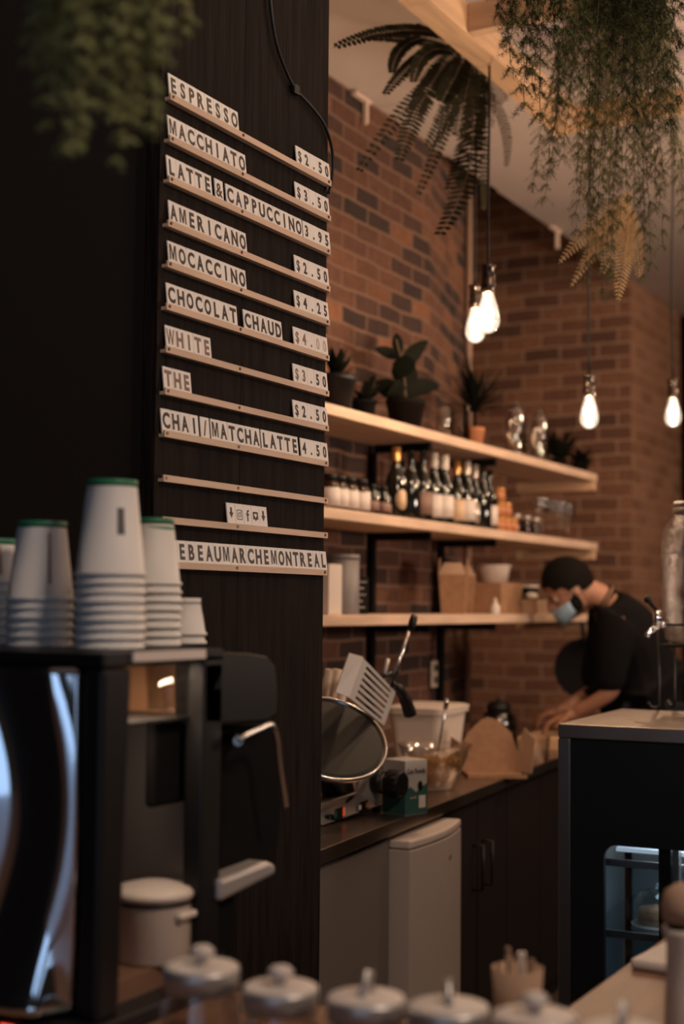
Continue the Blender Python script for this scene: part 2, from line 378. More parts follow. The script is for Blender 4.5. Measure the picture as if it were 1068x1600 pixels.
def word(txt, px, row, desc, ink=M_ink, price=False, inks=None, from_right=False):
    z = RZ[row]+.05; y0 = RAILY[row]-25
    # find the x of the starting pixel on that rail's height
    x = on_y(px, 800, PY-.0035).x
    for _ in range(4):
        d = Vector((x, PY-.0035, z))-CAM; ypx = 800-FPX*d.dot(U)/d.dot(F); x = on_y(px, ypx, PY-.0035).x
    if from_right: x -= TW*len(txt)
    for k, ch in enumerate(txt):
        nm = SYM.get(ch, ('digit '+DIG[int(ch)] if ch.isdigit() else 'letter '+ch))
        lab = 'ivory tile with %s, %s in %s' % (nm, ORD[k], desc)
        place_tile(ch, x+TW*(k+.5), row, lab, inks[k] if inks else ink, desc.split(' (')[0]+' tiles', h=.024 if (price or ch.isdigit()) else .0285)
word('ESPRESSO', 262, 0, 'the word ESPRESSO')
word('$2.50', 461, 0, 'the price on the ESPRESSO rail', price=True)
word('MACCHIATO', 261, 1, 'the word MACCHIATO')
word('$3.50', 459.5, 1, 'the price on the MACCHIATO rail', price=True)
word('LATTE', 259, 2, 'the word LATTE left of the ampersand')
word('&', 334, 2, 'the gap right of LATTE')
word('CAPPUCCINO', 351.5, 2, 'the word CAPPUCCINO')
word('3.95', 471.7, 2, 'the price on the CAPPUCCINO rail', price=True)
word('AMERICANO', 262, 3, 'the word AMERICANO')
word('$2.50', 458.5, 3, 'the price on the AMERICANO rail', price=True)
word('MOCACCINO', 261, 4, 'the word MOCACCINO')
word('$4.25', 458.5, 4, 'the price on the MOCACCINO rail', price=True)
word('CHOCOLAT', 259, 5, 'the word CHOCOLAT')
word('CHAUD', 379, 5, 'the word CHAUD')
word('$4.00', 457, 5, 'the faded price on the CHOCOLAT rail', price=True, inks=[M_ink2, M_ink2, M_ink2, M_ink3, M_ink3])
word('WHITE', 257.2, 6, 'the brownish word WHITE', ink=M_ink2)
word('$3.50', 456.4, 6, 'the price on the WHITE rail', price=True, inks=[M_ink2, M_ink2, M_ink, M_ink, M_ink])
word('THE', 253.3, 7, 'the brownish word THE', ink=M_ink2)
word('$2.50', 456.4, 7, 'the price on the THE rail', price=True)
word('CHAI', 250.5, 8, 'the word CHAI')
word('/', 311.5, 8, 'the gap after CHAI', ink=M_ink2)
word('MATCHA', 327.5, 8, 'the word MATCHA')
word('LATTE', 406.4, 8, 'the word LATTE right of MATCHA')
word('4.50', 468, 8, 'the price on the MATCHA rail', price=True)
word('LEBEAUMARCHEMONTREAL', 508.5, 11, 'the long name on the bottom rail', from_right=True)
# icon tiles
xi = on_y(353, 790, PY-.0035).x
def icon_arrow(b): b.prism([(-.003,0,.013),(.003,0,.013),(.003,0,.003),(.007,0,.003),(0,0,-.008),(-.007,0,.003),(-.003,0,.003)], (0,.0003,0))
def ring(b, pts_o, pts_i):
    n = len(pts_o)
    for i in range(n):
        j = (i+1) % n; b.prism([pts_o[i], pts_o[j], pts_i[j], pts_i[i]], (0,.0003,0))
def rsq(w, r, n=5):
    p = []
    for cx, cz, a0 in ((w-r, w-r, 0), (-w+r, w-r, 90), (-w+r, -w+r, 180), (w-r, -w+r, 270)):
        for k in range(n+1): a = math.radians(a0+90*k/n); p.append((cx+r*math.cos(a), 0, cz+r*math.sin(a)))
    return p
def circ(cx, cz, r, n=20): return [(cx+r*math.cos(2*PI*k/n), 0, cz+r*math.sin(2*PI*k/n)) for k in range(n)]
def i_cam(b): ring(b, rsq(.0098, .003), rsq(.0084, .0025)); ring(b, circ(0,0,.0048), circ(0,0,.0034)); b.prism(circ(.0055,.0055,.0011,8), (0,.0003,0))
def i_f(b): b.prism([(-.002,0,-.011),(.002,0,-.011),(.002,0,.0005),(.0052,0,.0005),(.0056,0,.004),(.002,0,.004),(.002,0,.0065),(.0032,0,.008),(.0058,0,.008),(.0058,0,.0115),(.002,0,.0115),(-.0008,0,.010),(-.002,0,.0075),(-.002,0,.004),(-.0046,0,.004),(-.0046,0,.0005),(-.002,0,.0005)], (0,.0003,0))
def i_heart(b):
    o_ = [(-.009,0,.009),(.009,0,.009),(.009,0,-.006),(.003,0,-.006),(0,0,-.010),(-.003,0,-.006),(-.009,0,-.006)]
    h_ = [(-.0045,0,.0055),(.0045,0,.0055),(.0052,0,.002),(.0015,0,-.0018),(0,0,-.0034),(-.0015,0,-.0018),(-.0052,0,.002)]
    ring(b, o_, h_)
for k, (fn, lab) in enumerate(((icon_arrow, 'ivory tile with a downward arrow, left end of the icon row'), (i_cam, 'ivory tile with a rounded square camera icon'), (i_f, 'ivory tile with a bold lower case f icon'), (i_heart, 'ivory tile with a heart in a speech bubble icon'), (icon_arrow, 'ivory tile with a downward arrow, right end of the icon row'))):
    t_ = place_tile(None, xi+TW*(k+.5), 10, lab, M_ink, 'icon tiles on the short row')
    b = MB(); fn(b); c = b.build('printed_icon', M_ink, t_); c.location = (0, -.0016, TH*.53)
# cable on board
pts = [on_y(x, y, PY-.008) for x, y in ((420,-30),(424,20),(432,70),(447,112),(462,140),(485,165),(505,192),(516,222),(520,252),(517,285),(513,302))]
def smooth_pts(p, k=4):
    out = []
    for i in range(len(p)-1):
        a = p[max(i-1,0)]; b = p[i]; c = p[i+1]; d = p[min(i+2,len(p)-1)]
        for j in range(k):
            t = j/k; out.append(.5*((2*b)+(c-a)*t+(2*a-5*b+4*c-d)*t*t+(3*b-a-3*c+d)*t**3))
    return out+[p[-1]]
o = thing('power_cable', 'thin black cable running down the dark board to its right edge', 'cable', pts[4])
MB().tube(smooth_pts(pts), .0035, 8).build('cord', M_blackp, o, off=pts[4])
MB().box(pts[4]-Vector((.012,.004,.01)), pts[4]+Vector((.012,.006,.01))).build('clip', M_blackp, o, off=pts[4], bevel=.002)
# ================================================================== SHELVES
SY = 2.2
SX0, SX1 = 2.75, on_y(933, 742, SY).x
SZ = [on_y(509.5, 628.6, SY).z, on_y(509.5, 792, SY).z, on_y(509.5, 961, SY).z]
TK = .036
names = ('top', 'middle', 'lowest')
for i, z in enumerate(SZ):
    zt = z
    sh = thing('wall_shelf', '%s long pale pine shelf on the brick wall' % names[i], 'shelf', (SX0, SY, zt-TK), group=None)
    MB().box((SX0, SY, zt-TK), (SX1, YW-.01, zt)).build('shelf_board', M_pine, sh, off=(SX0, SY, zt-TK), bevel=.003)
    MB().box((SX1-.05, SY+.005, zt-TK-.045), (SX1-.012, YW+.1, zt-TK-.001)).build('end_cleat', M_pineY, sh, off=(SX0, SY, zt-TK))
    for bpx in (582, 690):
        bx = on_y(bpx, 900, YW-.02).x
        MB().box((bx-.012, SY+.04, zt-TK-.03), (bx+.012, YW-.03, zt-TK-.0005)).build('bracket_arm', M_blackmatte, sh, off=(SX0, SY, zt-TK))
for bpx, lab in ((582, 'black metal shelf upright on the brick near the menu board'), (690, 'black metal shelf upright behind the bottles')):
    bx = on_y(bpx, 900, YW-.02).x
    tag(MB().box((bx-.016, YW-.028, 1.0), (bx+.016, YW-.002, SZ[0]-TK-.03)).build('shelf_upright', M_blackmatte, off=(bx, YW-.015, 1.0)), lab, 'shelf upright')
def on_shelf(px, row, y):      # floor point on a shelf seen at image column px
    q = on_y(px, 950-(2-row)*150, y)
    for _ in range(4):
        d = Vector((q.x, y, SZ[row]))-CAM; yp = 800-FPX*d.dot(U)/d.dot(F); q = on_y(px, yp, y)
    return Vector((q.x, y, SZ[row]+.0005))
# ---- bottles
def bottle(name, label, loc, h, r, neck_r, capm, capcol, label_m=None, group='wine bottles on the middle shelf', shoulder=.62, lz=(.12, .42), oval=False, sc=1):
    t = thing(name, label, 'bottle', loc, group=group)
    pr = [(0.0, .0), (r*.95, 0), (r, .004), (r, h*shoulder*.86), (r*.86, h*shoulder*.95), (r*.5, h*(shoulder+.07)), (neck_r, h*(shoulder+.15)), (neck_r, h*.97), (neck_r*1.12, h*.975), (neck_r*1.12, h), (0, h)]
    MB().lathe(pr, 24).build('bottle_body', M_botg, t)
    if capm: MB().lathe([(neck_r*1.18, h*.80), (neck_r*1.2, h*.81), (neck_r*1.22, h*1.004), (0, h*1.006)], 20).build('capsule', capm, t)
    if label_m:
        rr = r*1.006; vs = []; fs = []; n = 16
        a0 = math.radians(-118-75) if not oval else math.radians(-118-38); a1 = math.radians(-118+75) if not oval else math.radians(-118+38)
        b = MB()
        for k in range(n+1):
            a = a0+(a1-a0)*k/n; q = (2*k/n-1)
            zz0, zz1 = h*lz[0], h*lz[1]
            if oval: mid = (zz0+zz1)/2; hh = (zz1-zz0)/2*math.sqrt(max(0.001, 1-q*q)); zz0, zz1 = mid-hh, mid+hh
            vs += [(rr*math.cos(a), rr*math.sin(a), zz0), (rr*math.cos(a), rr*math.sin(a), zz1), ((rr-.0008)*math.cos(a), (rr-.0008)*math.sin(a), zz0), ((rr-.0008)*math.cos(a), (rr-.0008)*math.sin(a), zz1)]
        for k in range(n):
            i = 4*k; fs += [(i, i+4, i+5, i+1), (i+2, i+3, i+7, i+6), (i, i+2, i+6, i+4), (i+1, i+5, i+7, i+3)]
        b.add(vs, fs, True).build('paper_label', label_m, t)
    return t
G = 'wine bottles on the middle shelf'
spec = [
 (618, .255, .040, .013, M_gold, M_cream, True, 'dark sparkling wine bottle with gold foil and oval label, leftmost of the tall bottles'),
 (641, .262, .039, .013, None, None, False, 'plain dark wine bottle right of the gold foil bottle'),
 (660, .262, .037, .012, None, M_ink2, False, 'dark wine bottle with a dim brown label left of the white capsules'),
 (677, .270, .036, .0135, M_label, M_label, False, 'dark wine bottle with white capsule and narrow white label, left one of the pair'),
 (694, .265, .036, .0135, M_label, M_label, False, 'dark wine bottle with white capsule and white label, right one of the pair'),
 (713, .262, .036, .013, M_gold, M_cream, False, 'dark wine bottle with orange gold capsule and cream label'),
 (729, .262, .035, .012, M_silver, M_label, False, 'slim wine bottle with silver capsule right of the orange capped bottle'),
 (741, .262, .035, .012, M_silver, M_silver, False, 'slim wine bottle with silver capsule and silver grey label'),
 (754, .255, .035, .012, M_botg, None, False, 'unlabelled dark bottle left of the bottle beside the stacked tins'),
 (764, .255, .036, .012, M_botg, M_label, False, 'dark bottle with white label nearest the stacked orange tins'),
]
for k, (px, h, r, nr, cm, lm, ov, lab) in enumerate(spec):
    p = on_shelf(px, 1, SY+.075+(.03 if k % 2 else 0)); 
    bottle('wine_bottle', lab, p, h*1.02, r, nr, cm, None, lm, oval=ov, lz=(.10, .42) if not ov else (.12, .40))
# back row necks
for k, (px, cm, lab) in enumerate(((627, None, 'dark bottle in the back row behind the gold foil bottle'), (650, M_botg, 'dark bottle in the back row between two plain bottles'), (686, M_botg, 'dark bottle in the back row behind the white capsules'), (722, M_botg, 'dark bottle in the back row behind the orange capsule'))):
    bottle('wine_bottle', lab, on_shelf(px, 1, SY+.205), .25, .034, .012, cm, None, None)
# white-labelled amber jars
jr = None
for k, px in enumerate((515, 529, 545, 563)):
    p = on_shelf(px, 1, SY+.07)
    lab = 'dark glass jar with broad white label, %s of the four from the menu board' % ORD[k]
    if jr is None:
        jr = thing('amber_jar', lab, 'jar', p, group='white labelled jars on the middle shelf')
        MB().lathe([(0, 0), (.031, 0), (.033, .004), (.033, .082), (.026, .094), (.022, .098), (.022, .102), (0, .102)], 24).build('jar_body', M_amber, jr)
        MB().lathe([(.0245, .098), (.0248, .118), (.023, .12), (0, .12)], 24).build('jar_lid', M_blackp, jr)
        MB().lathe([(.0335, .012), (.0335, .074), (.0331, .074), (.0331, .012), (.0335, .012)], 24).build('jar_label', M_label, jr)
    else: dup(jr, p, lab)
# small dark bottles
sb = None
for k, (px, dy) in enumerate(((582, .06), (590, .08), (599, .06), (607, .09))):
    p = on_shelf(px, 1, SY+dy); lab = 'small dark glass bottle, %s one between the white labelled jars and the wine' % ORD[k]
    if sb is None:
        sb = thing('small_bottle', lab, 'bottle', p, group='small dark bottles on the middle shelf')
        MB().lathe([(0, 0), (.021, 0), (.022, .003), (.022, .07), (.012, .085), (.011, .1), (0, .1)], 20).build('bottle_body', M_botg, sb)
        MB().lathe([(.0128, .092), (.0128, .108), (0, .109)], 16).build('bottle_cap', M_blackp, sb)
        MB().lathe([(.0224, .015), (.0224, .05), (.022, .05), (.022, .015), (.0224, .015)], 20).build('bottle_label', M_ink2, sb)
    else: dup(sb, p, lab)
# stacked orange tins
tn = None
M_tin = mat('orange_tin_print', (.42, .15, .05), .45, noise=.3, nscale=60)
for px, n, dy in ((779, 3, .08), (789, 2, .06), (799, 1, .05)):
    p = on_shelf(px, 1, SY+dy)
    for k in range(n):
        q = p+Z*(.0625*k)
        lab = 'small orange printed tin, %s in its stack of %d beside the wine bottles' % (('lowest', 'middle' if n == 3 else 'topmost', 'topmost')[k], n) if n > 1 else 'single orange tin standing right of the stacked tins'
        if tn is None:
            tn = thing('food_tin', lab, 'tin', q, group='orange tins on the middle shelf')
            MB().lathe([(0, 0), (.027, 0), (.027, .055), (0, .055)], 24).build('tin_body', M_tin, tn)
            MB().lathe([(.0285, .052), (.0285, .061), (0, .062)], 24).build('tin_lid', M_gold, tn)
        else: dup(tn, q, lab)
# spice jars
sj = None
for k, (px, dy) in enumerate(((806, .05), (814, .09), (822, .05), (829, .10), (836, .06))):
    p = on_shelf(px, 1, SY+dy); lab = 'little spice jar with dark lid, %s of five right of the tins' % ORD[k]
    if sj is None:
        sj = thing('spice_jar', lab, 'jar', p, group='spice jars on the middle shelf')
        MB().lathe([(0, 0), (.02, 0), (.021, .003), (.021, .06), (.017, .068), (0, .068)], 20).build('jar_body', M_amber, sj)
        MB().lathe([(.0185, .066), (.0185, .083), (0, .084)], 20).build('jar_lid', M_silver, sj)
    else: dup(sj, p, lab)
# wine glasses & tumblers
wg = None
for k, (px, dy) in enumerate(((846, .06), (860, .1), (874, .05), (886, .12))):
    p = on_shelf(px, 1, SY+dy); lab = 'clear stemmed wine glass, %s of four near the right end of the middle shelf' % ORD[k]
    if wg is None:
        wg = thing('wine_glass', lab, 'glass', p, group='wine glasses on the middle shelf')
        MB().lathe([(.0, .093), (.018, .098), (.033, .115), (.037, .14), (.034, .168), (.029, .188), (.0282, .188), (.0332, .168), (.0362, .14), (.0322, .116), (0, .096)], 28).build('glass_bowl', M_glassb, wg)
        MB().lathe([(0, 0), (.033, .0), (.033, .002), (.006, .006), (.0035, .012), (.0035, .09), (0, .095)], 24).build('glass_stem', M_glassb, wg)
    else: dup(wg, p, lab)
# ---- lower shelf
def boxthing(name, label, cat, p, sx, sy, sz, m_, rz=0, bevel=.002, group=None):
    o = MB().box((-sx/2, -sy/2, 0), (sx/2, sy/2, sz)).build(name, m_, loc=p, bevel=bevel); o.rotation_euler = (0, 0, rz); tag(o, label, cat, group); return o
M_grey = mat('grey_canister', (.17, .15, .145), .5)
p = on_shelf(509, 2, SY+.08); boxthing('file_box', 'white upright carton at the left end of the lowest shelf', 'carton', p, .09, .07, .165, M_label)
p = on_shelf(535, 2, SY+.11); t = thing('storage_canister', 'tall grey cylinder canister beside the small chalk sign', 'canister', p)
MB().lathe([(0, 0), (.055, 0), (.056, .003), (.056, .19), (0, .19)], 32).build('canister_body', M_grey, t)
MB().lathe([(.0575, .186), (.0575, .2), (.054, .203), (0, .203)], 32).build('canister_lid', M_grey, t)
p = on_shelf(563, 2, SY+.1); cs = thing('chalk_sign', 'small black sign with white handwriting beside the grey canister', 'sign', p)
MB().box((-.05, -.006, 0), (.05, .006, .13)).build('sign_panel', M_blackmatte, cs, bevel=.002)
M_chalk = mat('chalk_white', (.45, .38, .33), .8)
for k in range(5):
    b = MB(); z = .112-.022*k; L = (.07, .05, .066, .04, .058)[k]; pts = []
    for j in range(26): x = -.04+L*j/25*1.0; pts.append((x, -.0068, z+.004*math.sin(j*1.9+k)*(.4+.6*math.sin(j*.7+k)**2)))
    b.tube(pts, .0009, 4); b.build('chalk_writing', M_chalk, cs)
def takeout(name, label, p, w, d, h, rz=0, flaps=True, m_=M_kraft):
    t = thing(name, label, 'takeaway box', p, rz)
    wb, db = w*.8, d*.8
    MB().hexa([(-wb/2,-db/2,0),(wb/2,-db/2,0),(wb/2,db/2,0),(-wb/2,db/2,0),(-w/2,-d/2,h),(w/2,-d/2,h),(w/2,d/2,h),(-w/2,d/2,h)]).build('carton_body', m_, t)
    if flaps:
        for sy in (-1, 1):
            arc = [(w/2*x, sy*d/2, h+hh) for x, hh in ((1,0),(.98,.018),(.75,.045),(.4,.062),(0,.068),(-.4,.062),(-.75,.045),(-.98,.018),(-1,0))]
            MB().prism(arc, (0, -sy*.0015, 0)).build('carton_flap', m_, t)
        for sx in (-1, 1):
            MB().prism([(sx*w/2,-d/2,h),(sx*w/2,d/2,h),(sx*(w/2-.012),d*.3,h+.045),(sx*(w/2-.012),-d*.3,h+.045)], (-sx*.0015,0,0)).build('side_flap', M_kraftl, t)
    return t
takeout('takeaway_carton', 'tall kraft takeaway carton with raised flaps, front one on the lowest shelf', on_shelf(708, 2, SY+.085), .125, .11, .155, .35)
takeout('takeaway_carton', 'tall kraft takeaway carton standing behind another on the lowest shelf', on_shelf(722, 2, SY+.205), .12, .10, .155, .5)
p = on_shelf(770, 2, SY+.13); boxthing('kraft_box', 'wide brown cardboard box under a white tub on the lowest shelf', 'box', p, .24, .17, .13, M_kraft)
t = thing('plastic_tub', 'round white tub resting on the wide brown cardboard box', 'tub', p+Vector((0, 0, .1315)))
MB().lathe([(0, 0), (.06, 0), (.073, .07), (.075, .075), (.071, .075), (.06, .01), (0, .008)], 28).build('tub_body', M_plast, t)
MB().lathe([(.074, .068), (.078, .069), (.078, .074), (.074, .075), (.074, .068)], 28).build('tub_rim', M_plast, t)
p = on_shelf(813, 2, SY+.14); boxthing('dark_box', 'black box with pale lid edge right of the wide brown box', 'box', p, .10, .12, .115, M_blackp)
o = boxthing('carton_lid', 'pale flat carton lying on top of the black box', 'lid', p+Z*.116, .115, .13, .012, M_plast)
p = on_shelf(830, 2, SY+.07); boxthing('kraft_box', 'low light brown box in front of the black box', 'box', p, .13, .1, .062, M_kraftl)
o = MB().sphere((0, 0, .016), .034, sc=(1.1, .8, .48)).build('paper_napkin', M_label, loc=p+Z*.0625); tag(o, 'crumpled white napkin on the low light brown box', 'napkin')
p = on_shelf(773, 2, SY+.03); t = thing('squeeze_bottle', 'small white squeeze bottle at the front of the lowest shelf', 'bottle', p)
MB().lathe([(0, 0), (.019, 0), (.02, .003), (.02, .03), (.012, .042), (.008, .046), (0, .046)], 20).build('bottle_body', M_label, t)
MB().lathe([(.009, .044), (.009, .052), (.003, .066), (0, .066)], 16).build('nozzle', M_plast, t)
p = on_shelf(862, 2, SY+.07); o = MB().lathe([(0, 0), (.03, 0), (.036, .07), (.0345, .07), (.029, .004), (0, .004)], 24).build('plastic_cup', M_glassb, loc=p); tag(o, 'clear plastic cup at the right of the lowest shelf', 'cup')
# ---- top shelf plants and glass
def leaf(b, base, tip, width, up=(0,0,1), n=7, curl=.1):
    base = Vector(base); tip = Vector(tip); d = tip-base; L = d.length; d.normalize(); side = d.cross(Vector(up))
    if side.length < .1: side = d.orthogonal()
    side.normalize(); nr = side.cross(d); vs = []; fs = []
    for i in range(n+1):
        t = i/n; w_ = width*.5*math.sin(PI*min(1, t*.93+.05))**.75; c = base+d*(L*t)-nr*(curl*L*t*t)
        vs += [c-side*w_+nr*w_*.25, c, c+side*w_+nr*w_*.25]
    for i in range(n):
        k = 3*i; fs += [(k, k+1, k+4, k+3), (k+1, k+2, k+5, k+4)]
    b.add(vs, fs, True)
def pot(t, r, h, m_):
    MB().lathe([(0, 0), (r*.72, 0), (r*.95, h*.82), (r, h*.83), (r, h), (r*.9, h), (r*.88, h*.86), (0, h*.86)], 28).build('pot', m_, t)
p = on_shelf(524, 0, SY+.09); t = thing('potted_plant', 'dark round pot with low dim foliage at the left of the top shelf', 'plant', p)
pot(t, .07, .125, M_blackp); b = MB()
for k in range(26):
    a = random.uniform(0, 6.28); r_ = random.uniform(.02, .09); leaf(b, (0, 0, .11), (r_*math.cos(a), r_*math.sin(a), .15+random.uniform(0, .09)), .022)
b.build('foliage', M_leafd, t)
p = on_shelf(568, 0, SY+.1); t = thing('potted_plant', 'small leafy plant in a low pot between two dark pots', 'plant', p)
pot(t, .045, .07, M_blackmatte); b = MB()
for k in range(34):
    a = random.uniform(0, 6.28); r_ = random.uniform(.03, .10); z = .07+random.uniform(-.02, .09); leaf(b, (0, 0, .06), (r_*math.cos(a), r_*math.sin(a), z), .028)
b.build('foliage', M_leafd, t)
p = on_shelf(633, 0, SY+.11); t = thing('rubber_plant', 'rubber plant with large dark oval leaves in a dark pot', 'plant', p)
pot(t, .075, .12, mat('dark_brown_pot', (.008, .005, .004), .7, spec=.1)); b = MB(); s_ = MB()
def rel(px, py, y=SY+.11): return on_y(px, py, y)-p
stem = [Vector((0,0,.1)), rel(632, 600), rel(628, 570), rel(622, 545), rel(618, 530)]
s_.tube(smooth_pts(stem), .004, 6).build('stem', M_stem, t)
for (x0, y0, x1, y1, w_, dy) in ((624,555,618,520,.03,0),(626,575,655,535,.045,-.02),(628,590,620,555,.06,-.04),(630,605,645,560,.075,.02),(630,612,592,602,.05,-.03),(631,610,668,602,.05,-.03),(630,618,676,598,.04,.03),(630,622,604,592,.05,.05),(629,560,606,540,.03,.06)):
    q0 = rel(x0, y0); q1 = rel(x1, y1)+Vector((0, dy, 0)); leaf(b, q0, q1, w_*1.45, up=(.75,.55,.35), n=8)
b.build('leaves', M_leafd, t)
M_glassv = glass('vase_glass', (.88, .84, .8), .22)
for px, dy, r_, h_, lab in ((692, .1, .03, .13, 'slim clear glass cylinder left of the square glass vase'),):
    o = MB().lathe([(0, 0), (r_, 0), (r_, h_), (r_-.002, h_), (r_-.002, .006), (0, .006)], 24).build('glass_cylinder', M_glassv, loc=on_shelf(px, 0, SY+dy)); tag(o, lab, 'vase')
o = MB(); h_ = .15; r_ = .035
for a_, b_ in (((-r_,-r_,0),(r_,r_,.006)), ((-r_,-r_,.006),(-r_+.004,r_,h_)), ((r_-.004,-r_,.006),(r_,r_,h_)), ((-r_+.004,-r_,.006),(r_-.004,-r_+.004,h_)), ((-r_+.004,r_-.004,.006),(r_-.004,r_,h_))): o.box(a_, b_)
tag(o.build('square_vase', M_glassv, loc=on_shelf(716, 0, SY+.08)), 'square clear glass vase beside the terracotta pot', 'vase')
p = on_shelf(741, 0, SY+.1); t = thing('spiky_plant', 'spiky dark grassy plant in a terracotta pot on the top shelf', 'plant', p)
pot(t, .042, .085, M_terra); b = MB()
for k in range(150):
    a = random.uniform(0, 6.28); e_ = random.uniform(.15, 1.5); L = random.uniform(.14, .26)
    d = Vector((math.cos(a)*math.cos(e_), math.sin(a)*math.cos(e_), math.sin(e_)))
    leaf(b, (0, 0, .15), Vector((0, 0, .15))+d*L, .009, n=4, curl=.18)
b.tube([(0,0,.07), (.002,0,.12), (0,0,.17)], .007, 6)
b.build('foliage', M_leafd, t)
for px, dy, r_, h_, lab in ((804, .06, .045, .23, 'tall clear glass dome jar, leftmost near the right of the top shelf'), (824, .17, .045, .20, 'clear glass dome jar in the middle of the three'), (842, .07, .045, .235, 'clear glass dome jar nearest the dark trailing plant')):
    t = thing('glass_jar', lab, 'jar', on_shelf(px, 0, SY+dy), group='glass dome jars on the top shelf')
    MB().lathe([(0, 0), (r_, 0), (r_*1.02, .01), (r_*1.02, h_*.7), (r_*.8, h_*.85), (r_*.5, h_*.92), (r_*.45, h_*.92), (r_*.78, h_*.83), (r_*.98, h_*.69), (r_*.98, .012), (0, .008)], 28).build('jar_body', M_glassv, t)
    MB().lathe([(r_*.55, h_*.925), (r_*.55, h_*.96), (r_*.2, h_*.98), (r_*.22, h_*1.04), (0, h_*1.06)], 24).build('jar_lid', M_glassv, t)
for px, dy, lab, n in ((872, .12, 'dark bushy plant behind the glass jars', 70), (907, .08, 'dark low trailing plant at the right end of the top shelf', 50)):
    t = thing('potted_plant', lab, 'plant', on_shelf(px, 0, SY+dy)); pot(t, .04, .06, M_blackmatte); b = MB()
    for k in range(n):
        a = random.uniform(0, 6.28); r_ = random.uniform(.03, .12); leaf(b, (0, 0, .05), (r_*math.cos(a), r_*math.sin(a), .04+random.uniform(0, .19 if n > 60 else .1)), .02)
    b.build('foliage', M_leafd, t)
# ================================================================== WORKTOP + CABINETS
WZ = .92
wa = on_z(504, 1327, WZ); wb = on_z(868, 1185, WZ); wd = (wb-wa).normalized(); wn = Vector((-wd.y, wd.x, 0))
def wl(s, n, z): q = wa+wd*s+wn*n; return Vector((q.x, q.y, z))     # along / into / height
S0 = -.19; S1 = 4.0
def wprism(b, s0, s1, n0, n1, z0, z1):
    b.hexa([wl(s0,n0,z0), wl(s1,n0,z0), wl(s1,n1,z0), wl(s0,n1,z0), wl(s0,n0,z1), wl(s1,n0,z1), wl(s1,n1,z1), wl(s0,n1,z1)]); return b
b = MB()
def ydepth(s): return (YW-.004-(wa+wd*s).y)/wn.y
b.hexa([wl(S0,0,WZ-.035), wl(S1,0,WZ-.035), wl(S1,ydepth(S1),WZ-.035), wl(S0,ydepth(S0)-.02,WZ-.035), wl(S0,0,WZ), wl(S1,0,WZ), wl(S1,ydepth(S1),WZ), wl(S0,ydepth(S0)-.02,WZ)])
o = b.build('worktop', M_work, off=wl(S0,0,WZ-.035), bevel=.002); tag(o, 'long worn steel worktop below the brick wall and shelves', 'worktop')
def s_of(px):
    d = ray(px, 1300); n = Vector((wd.y, -wd.x, 0)); k = (wa-CAM).dot(n)/d.dot(n); return (CAM+d*k-wa).dot(wd)
s1 = s_of(621); s2 = s_of(703)
def cabinet(name, label, s0, s1, m_, cat='cabinet', door=True, handle=None, z0=.08):
    t = thing(name, label, cat, wl(s0, .03, 0)); off = wl(s0, .03, 0)
    wprism(MB(), s0+.002, s1-.002, .045, .40, 0, WZ-.036).build('carcass', m_, t, off=off)
    dr = wprism(MB(), s0+.004, s1-.004, .022, .043, z0, WZ-.05).build('door', m_, t, off=off, bevel=.002)
    if handle is not None:
        q0 = wl(handle, -.012, .74); q1 = wl(handle, -.012, .6)
        MB().tube([wl(handle, .022, .74), q0, q1, wl(handle, .022, .6)], .005, 8).build('handle', M_blackm, dr, off=off)
    return t
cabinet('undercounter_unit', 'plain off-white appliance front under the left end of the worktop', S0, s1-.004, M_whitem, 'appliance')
fr = thing('mini_fridge', 'white undercounter fridge with rounded protruding door', 'fridge', wl(s1, 0, 0)); off = wl(s1, 0, 0)
wprism(MB(), s1+.002, s2-.002, .03, .42, .0, WZ-.05).build('fridge_body', M_white, fr, off=off)
b = MB(); poly = []
n = 10
for k in range(n+1):
    q = k/n; poly.append(wl(s1+.004+(s2-s1-.008)*q, -.035-.022*math.sin(PI*q), .04))
poly += [wl(s2-.004, .028, .04), wl(s1+.004, .028, .04)]
dr = b.prism(poly[::-1], (0, 0, WZ-.05-.04-.03)).build('fridge_door', M_white, fr, off=off, bevel=.003)
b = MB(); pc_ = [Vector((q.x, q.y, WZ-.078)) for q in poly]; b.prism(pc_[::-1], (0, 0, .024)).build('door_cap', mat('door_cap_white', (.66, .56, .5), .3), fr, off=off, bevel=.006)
rotw = math.atan2(wd.y, wd.x)
c_ = wl(s1+(s2-s1)*.62, -.058, .775)-off
textobj('badge_lettering', 'OK', .014, M_ink2, dr, Matrix.Translation(c_) @ Matrix.Rotation(rotw, 4, 'Z'), bold=0)
sc = s2+.004; wcab = .34
cabinet('kitchen_cabinet', 'dark cabinet with slim bar handle right of the white fridge', sc, sc+wcab, M_cab, handle=sc+wcab-.05)
cabinet('kitchen_cabinet', 'dark cabinet with slim bar handle, second from the white fridge', sc+wcab+.002, sc+2*wcab, M_cab, handle=sc+wcab+.05)
cabinet('kitchen_cabinet', 'dark cabinet half hidden by the display case', sc+2*wcab+.002, sc+3*wcab+.1, M_cab)
cabinet('kitchen_cabinet', 'dark cabinet behind the display case corner post', sc+3*wcab+.102, S1-.01, M_cab)
# ================================================================== SLICER
sl0 = at(520, 1290, 3.75); sl0.z = WZ
D = 3.72
sl = thing('meat_slicer', 'steel meat slicer with round blade and slotted plate on the worktop', 'meat slicer', sl0)
def q_(px, py, d=None, o=0): return at(px, py, (3.72+max(0, px-505)*.0028 if d is None else d)+o)
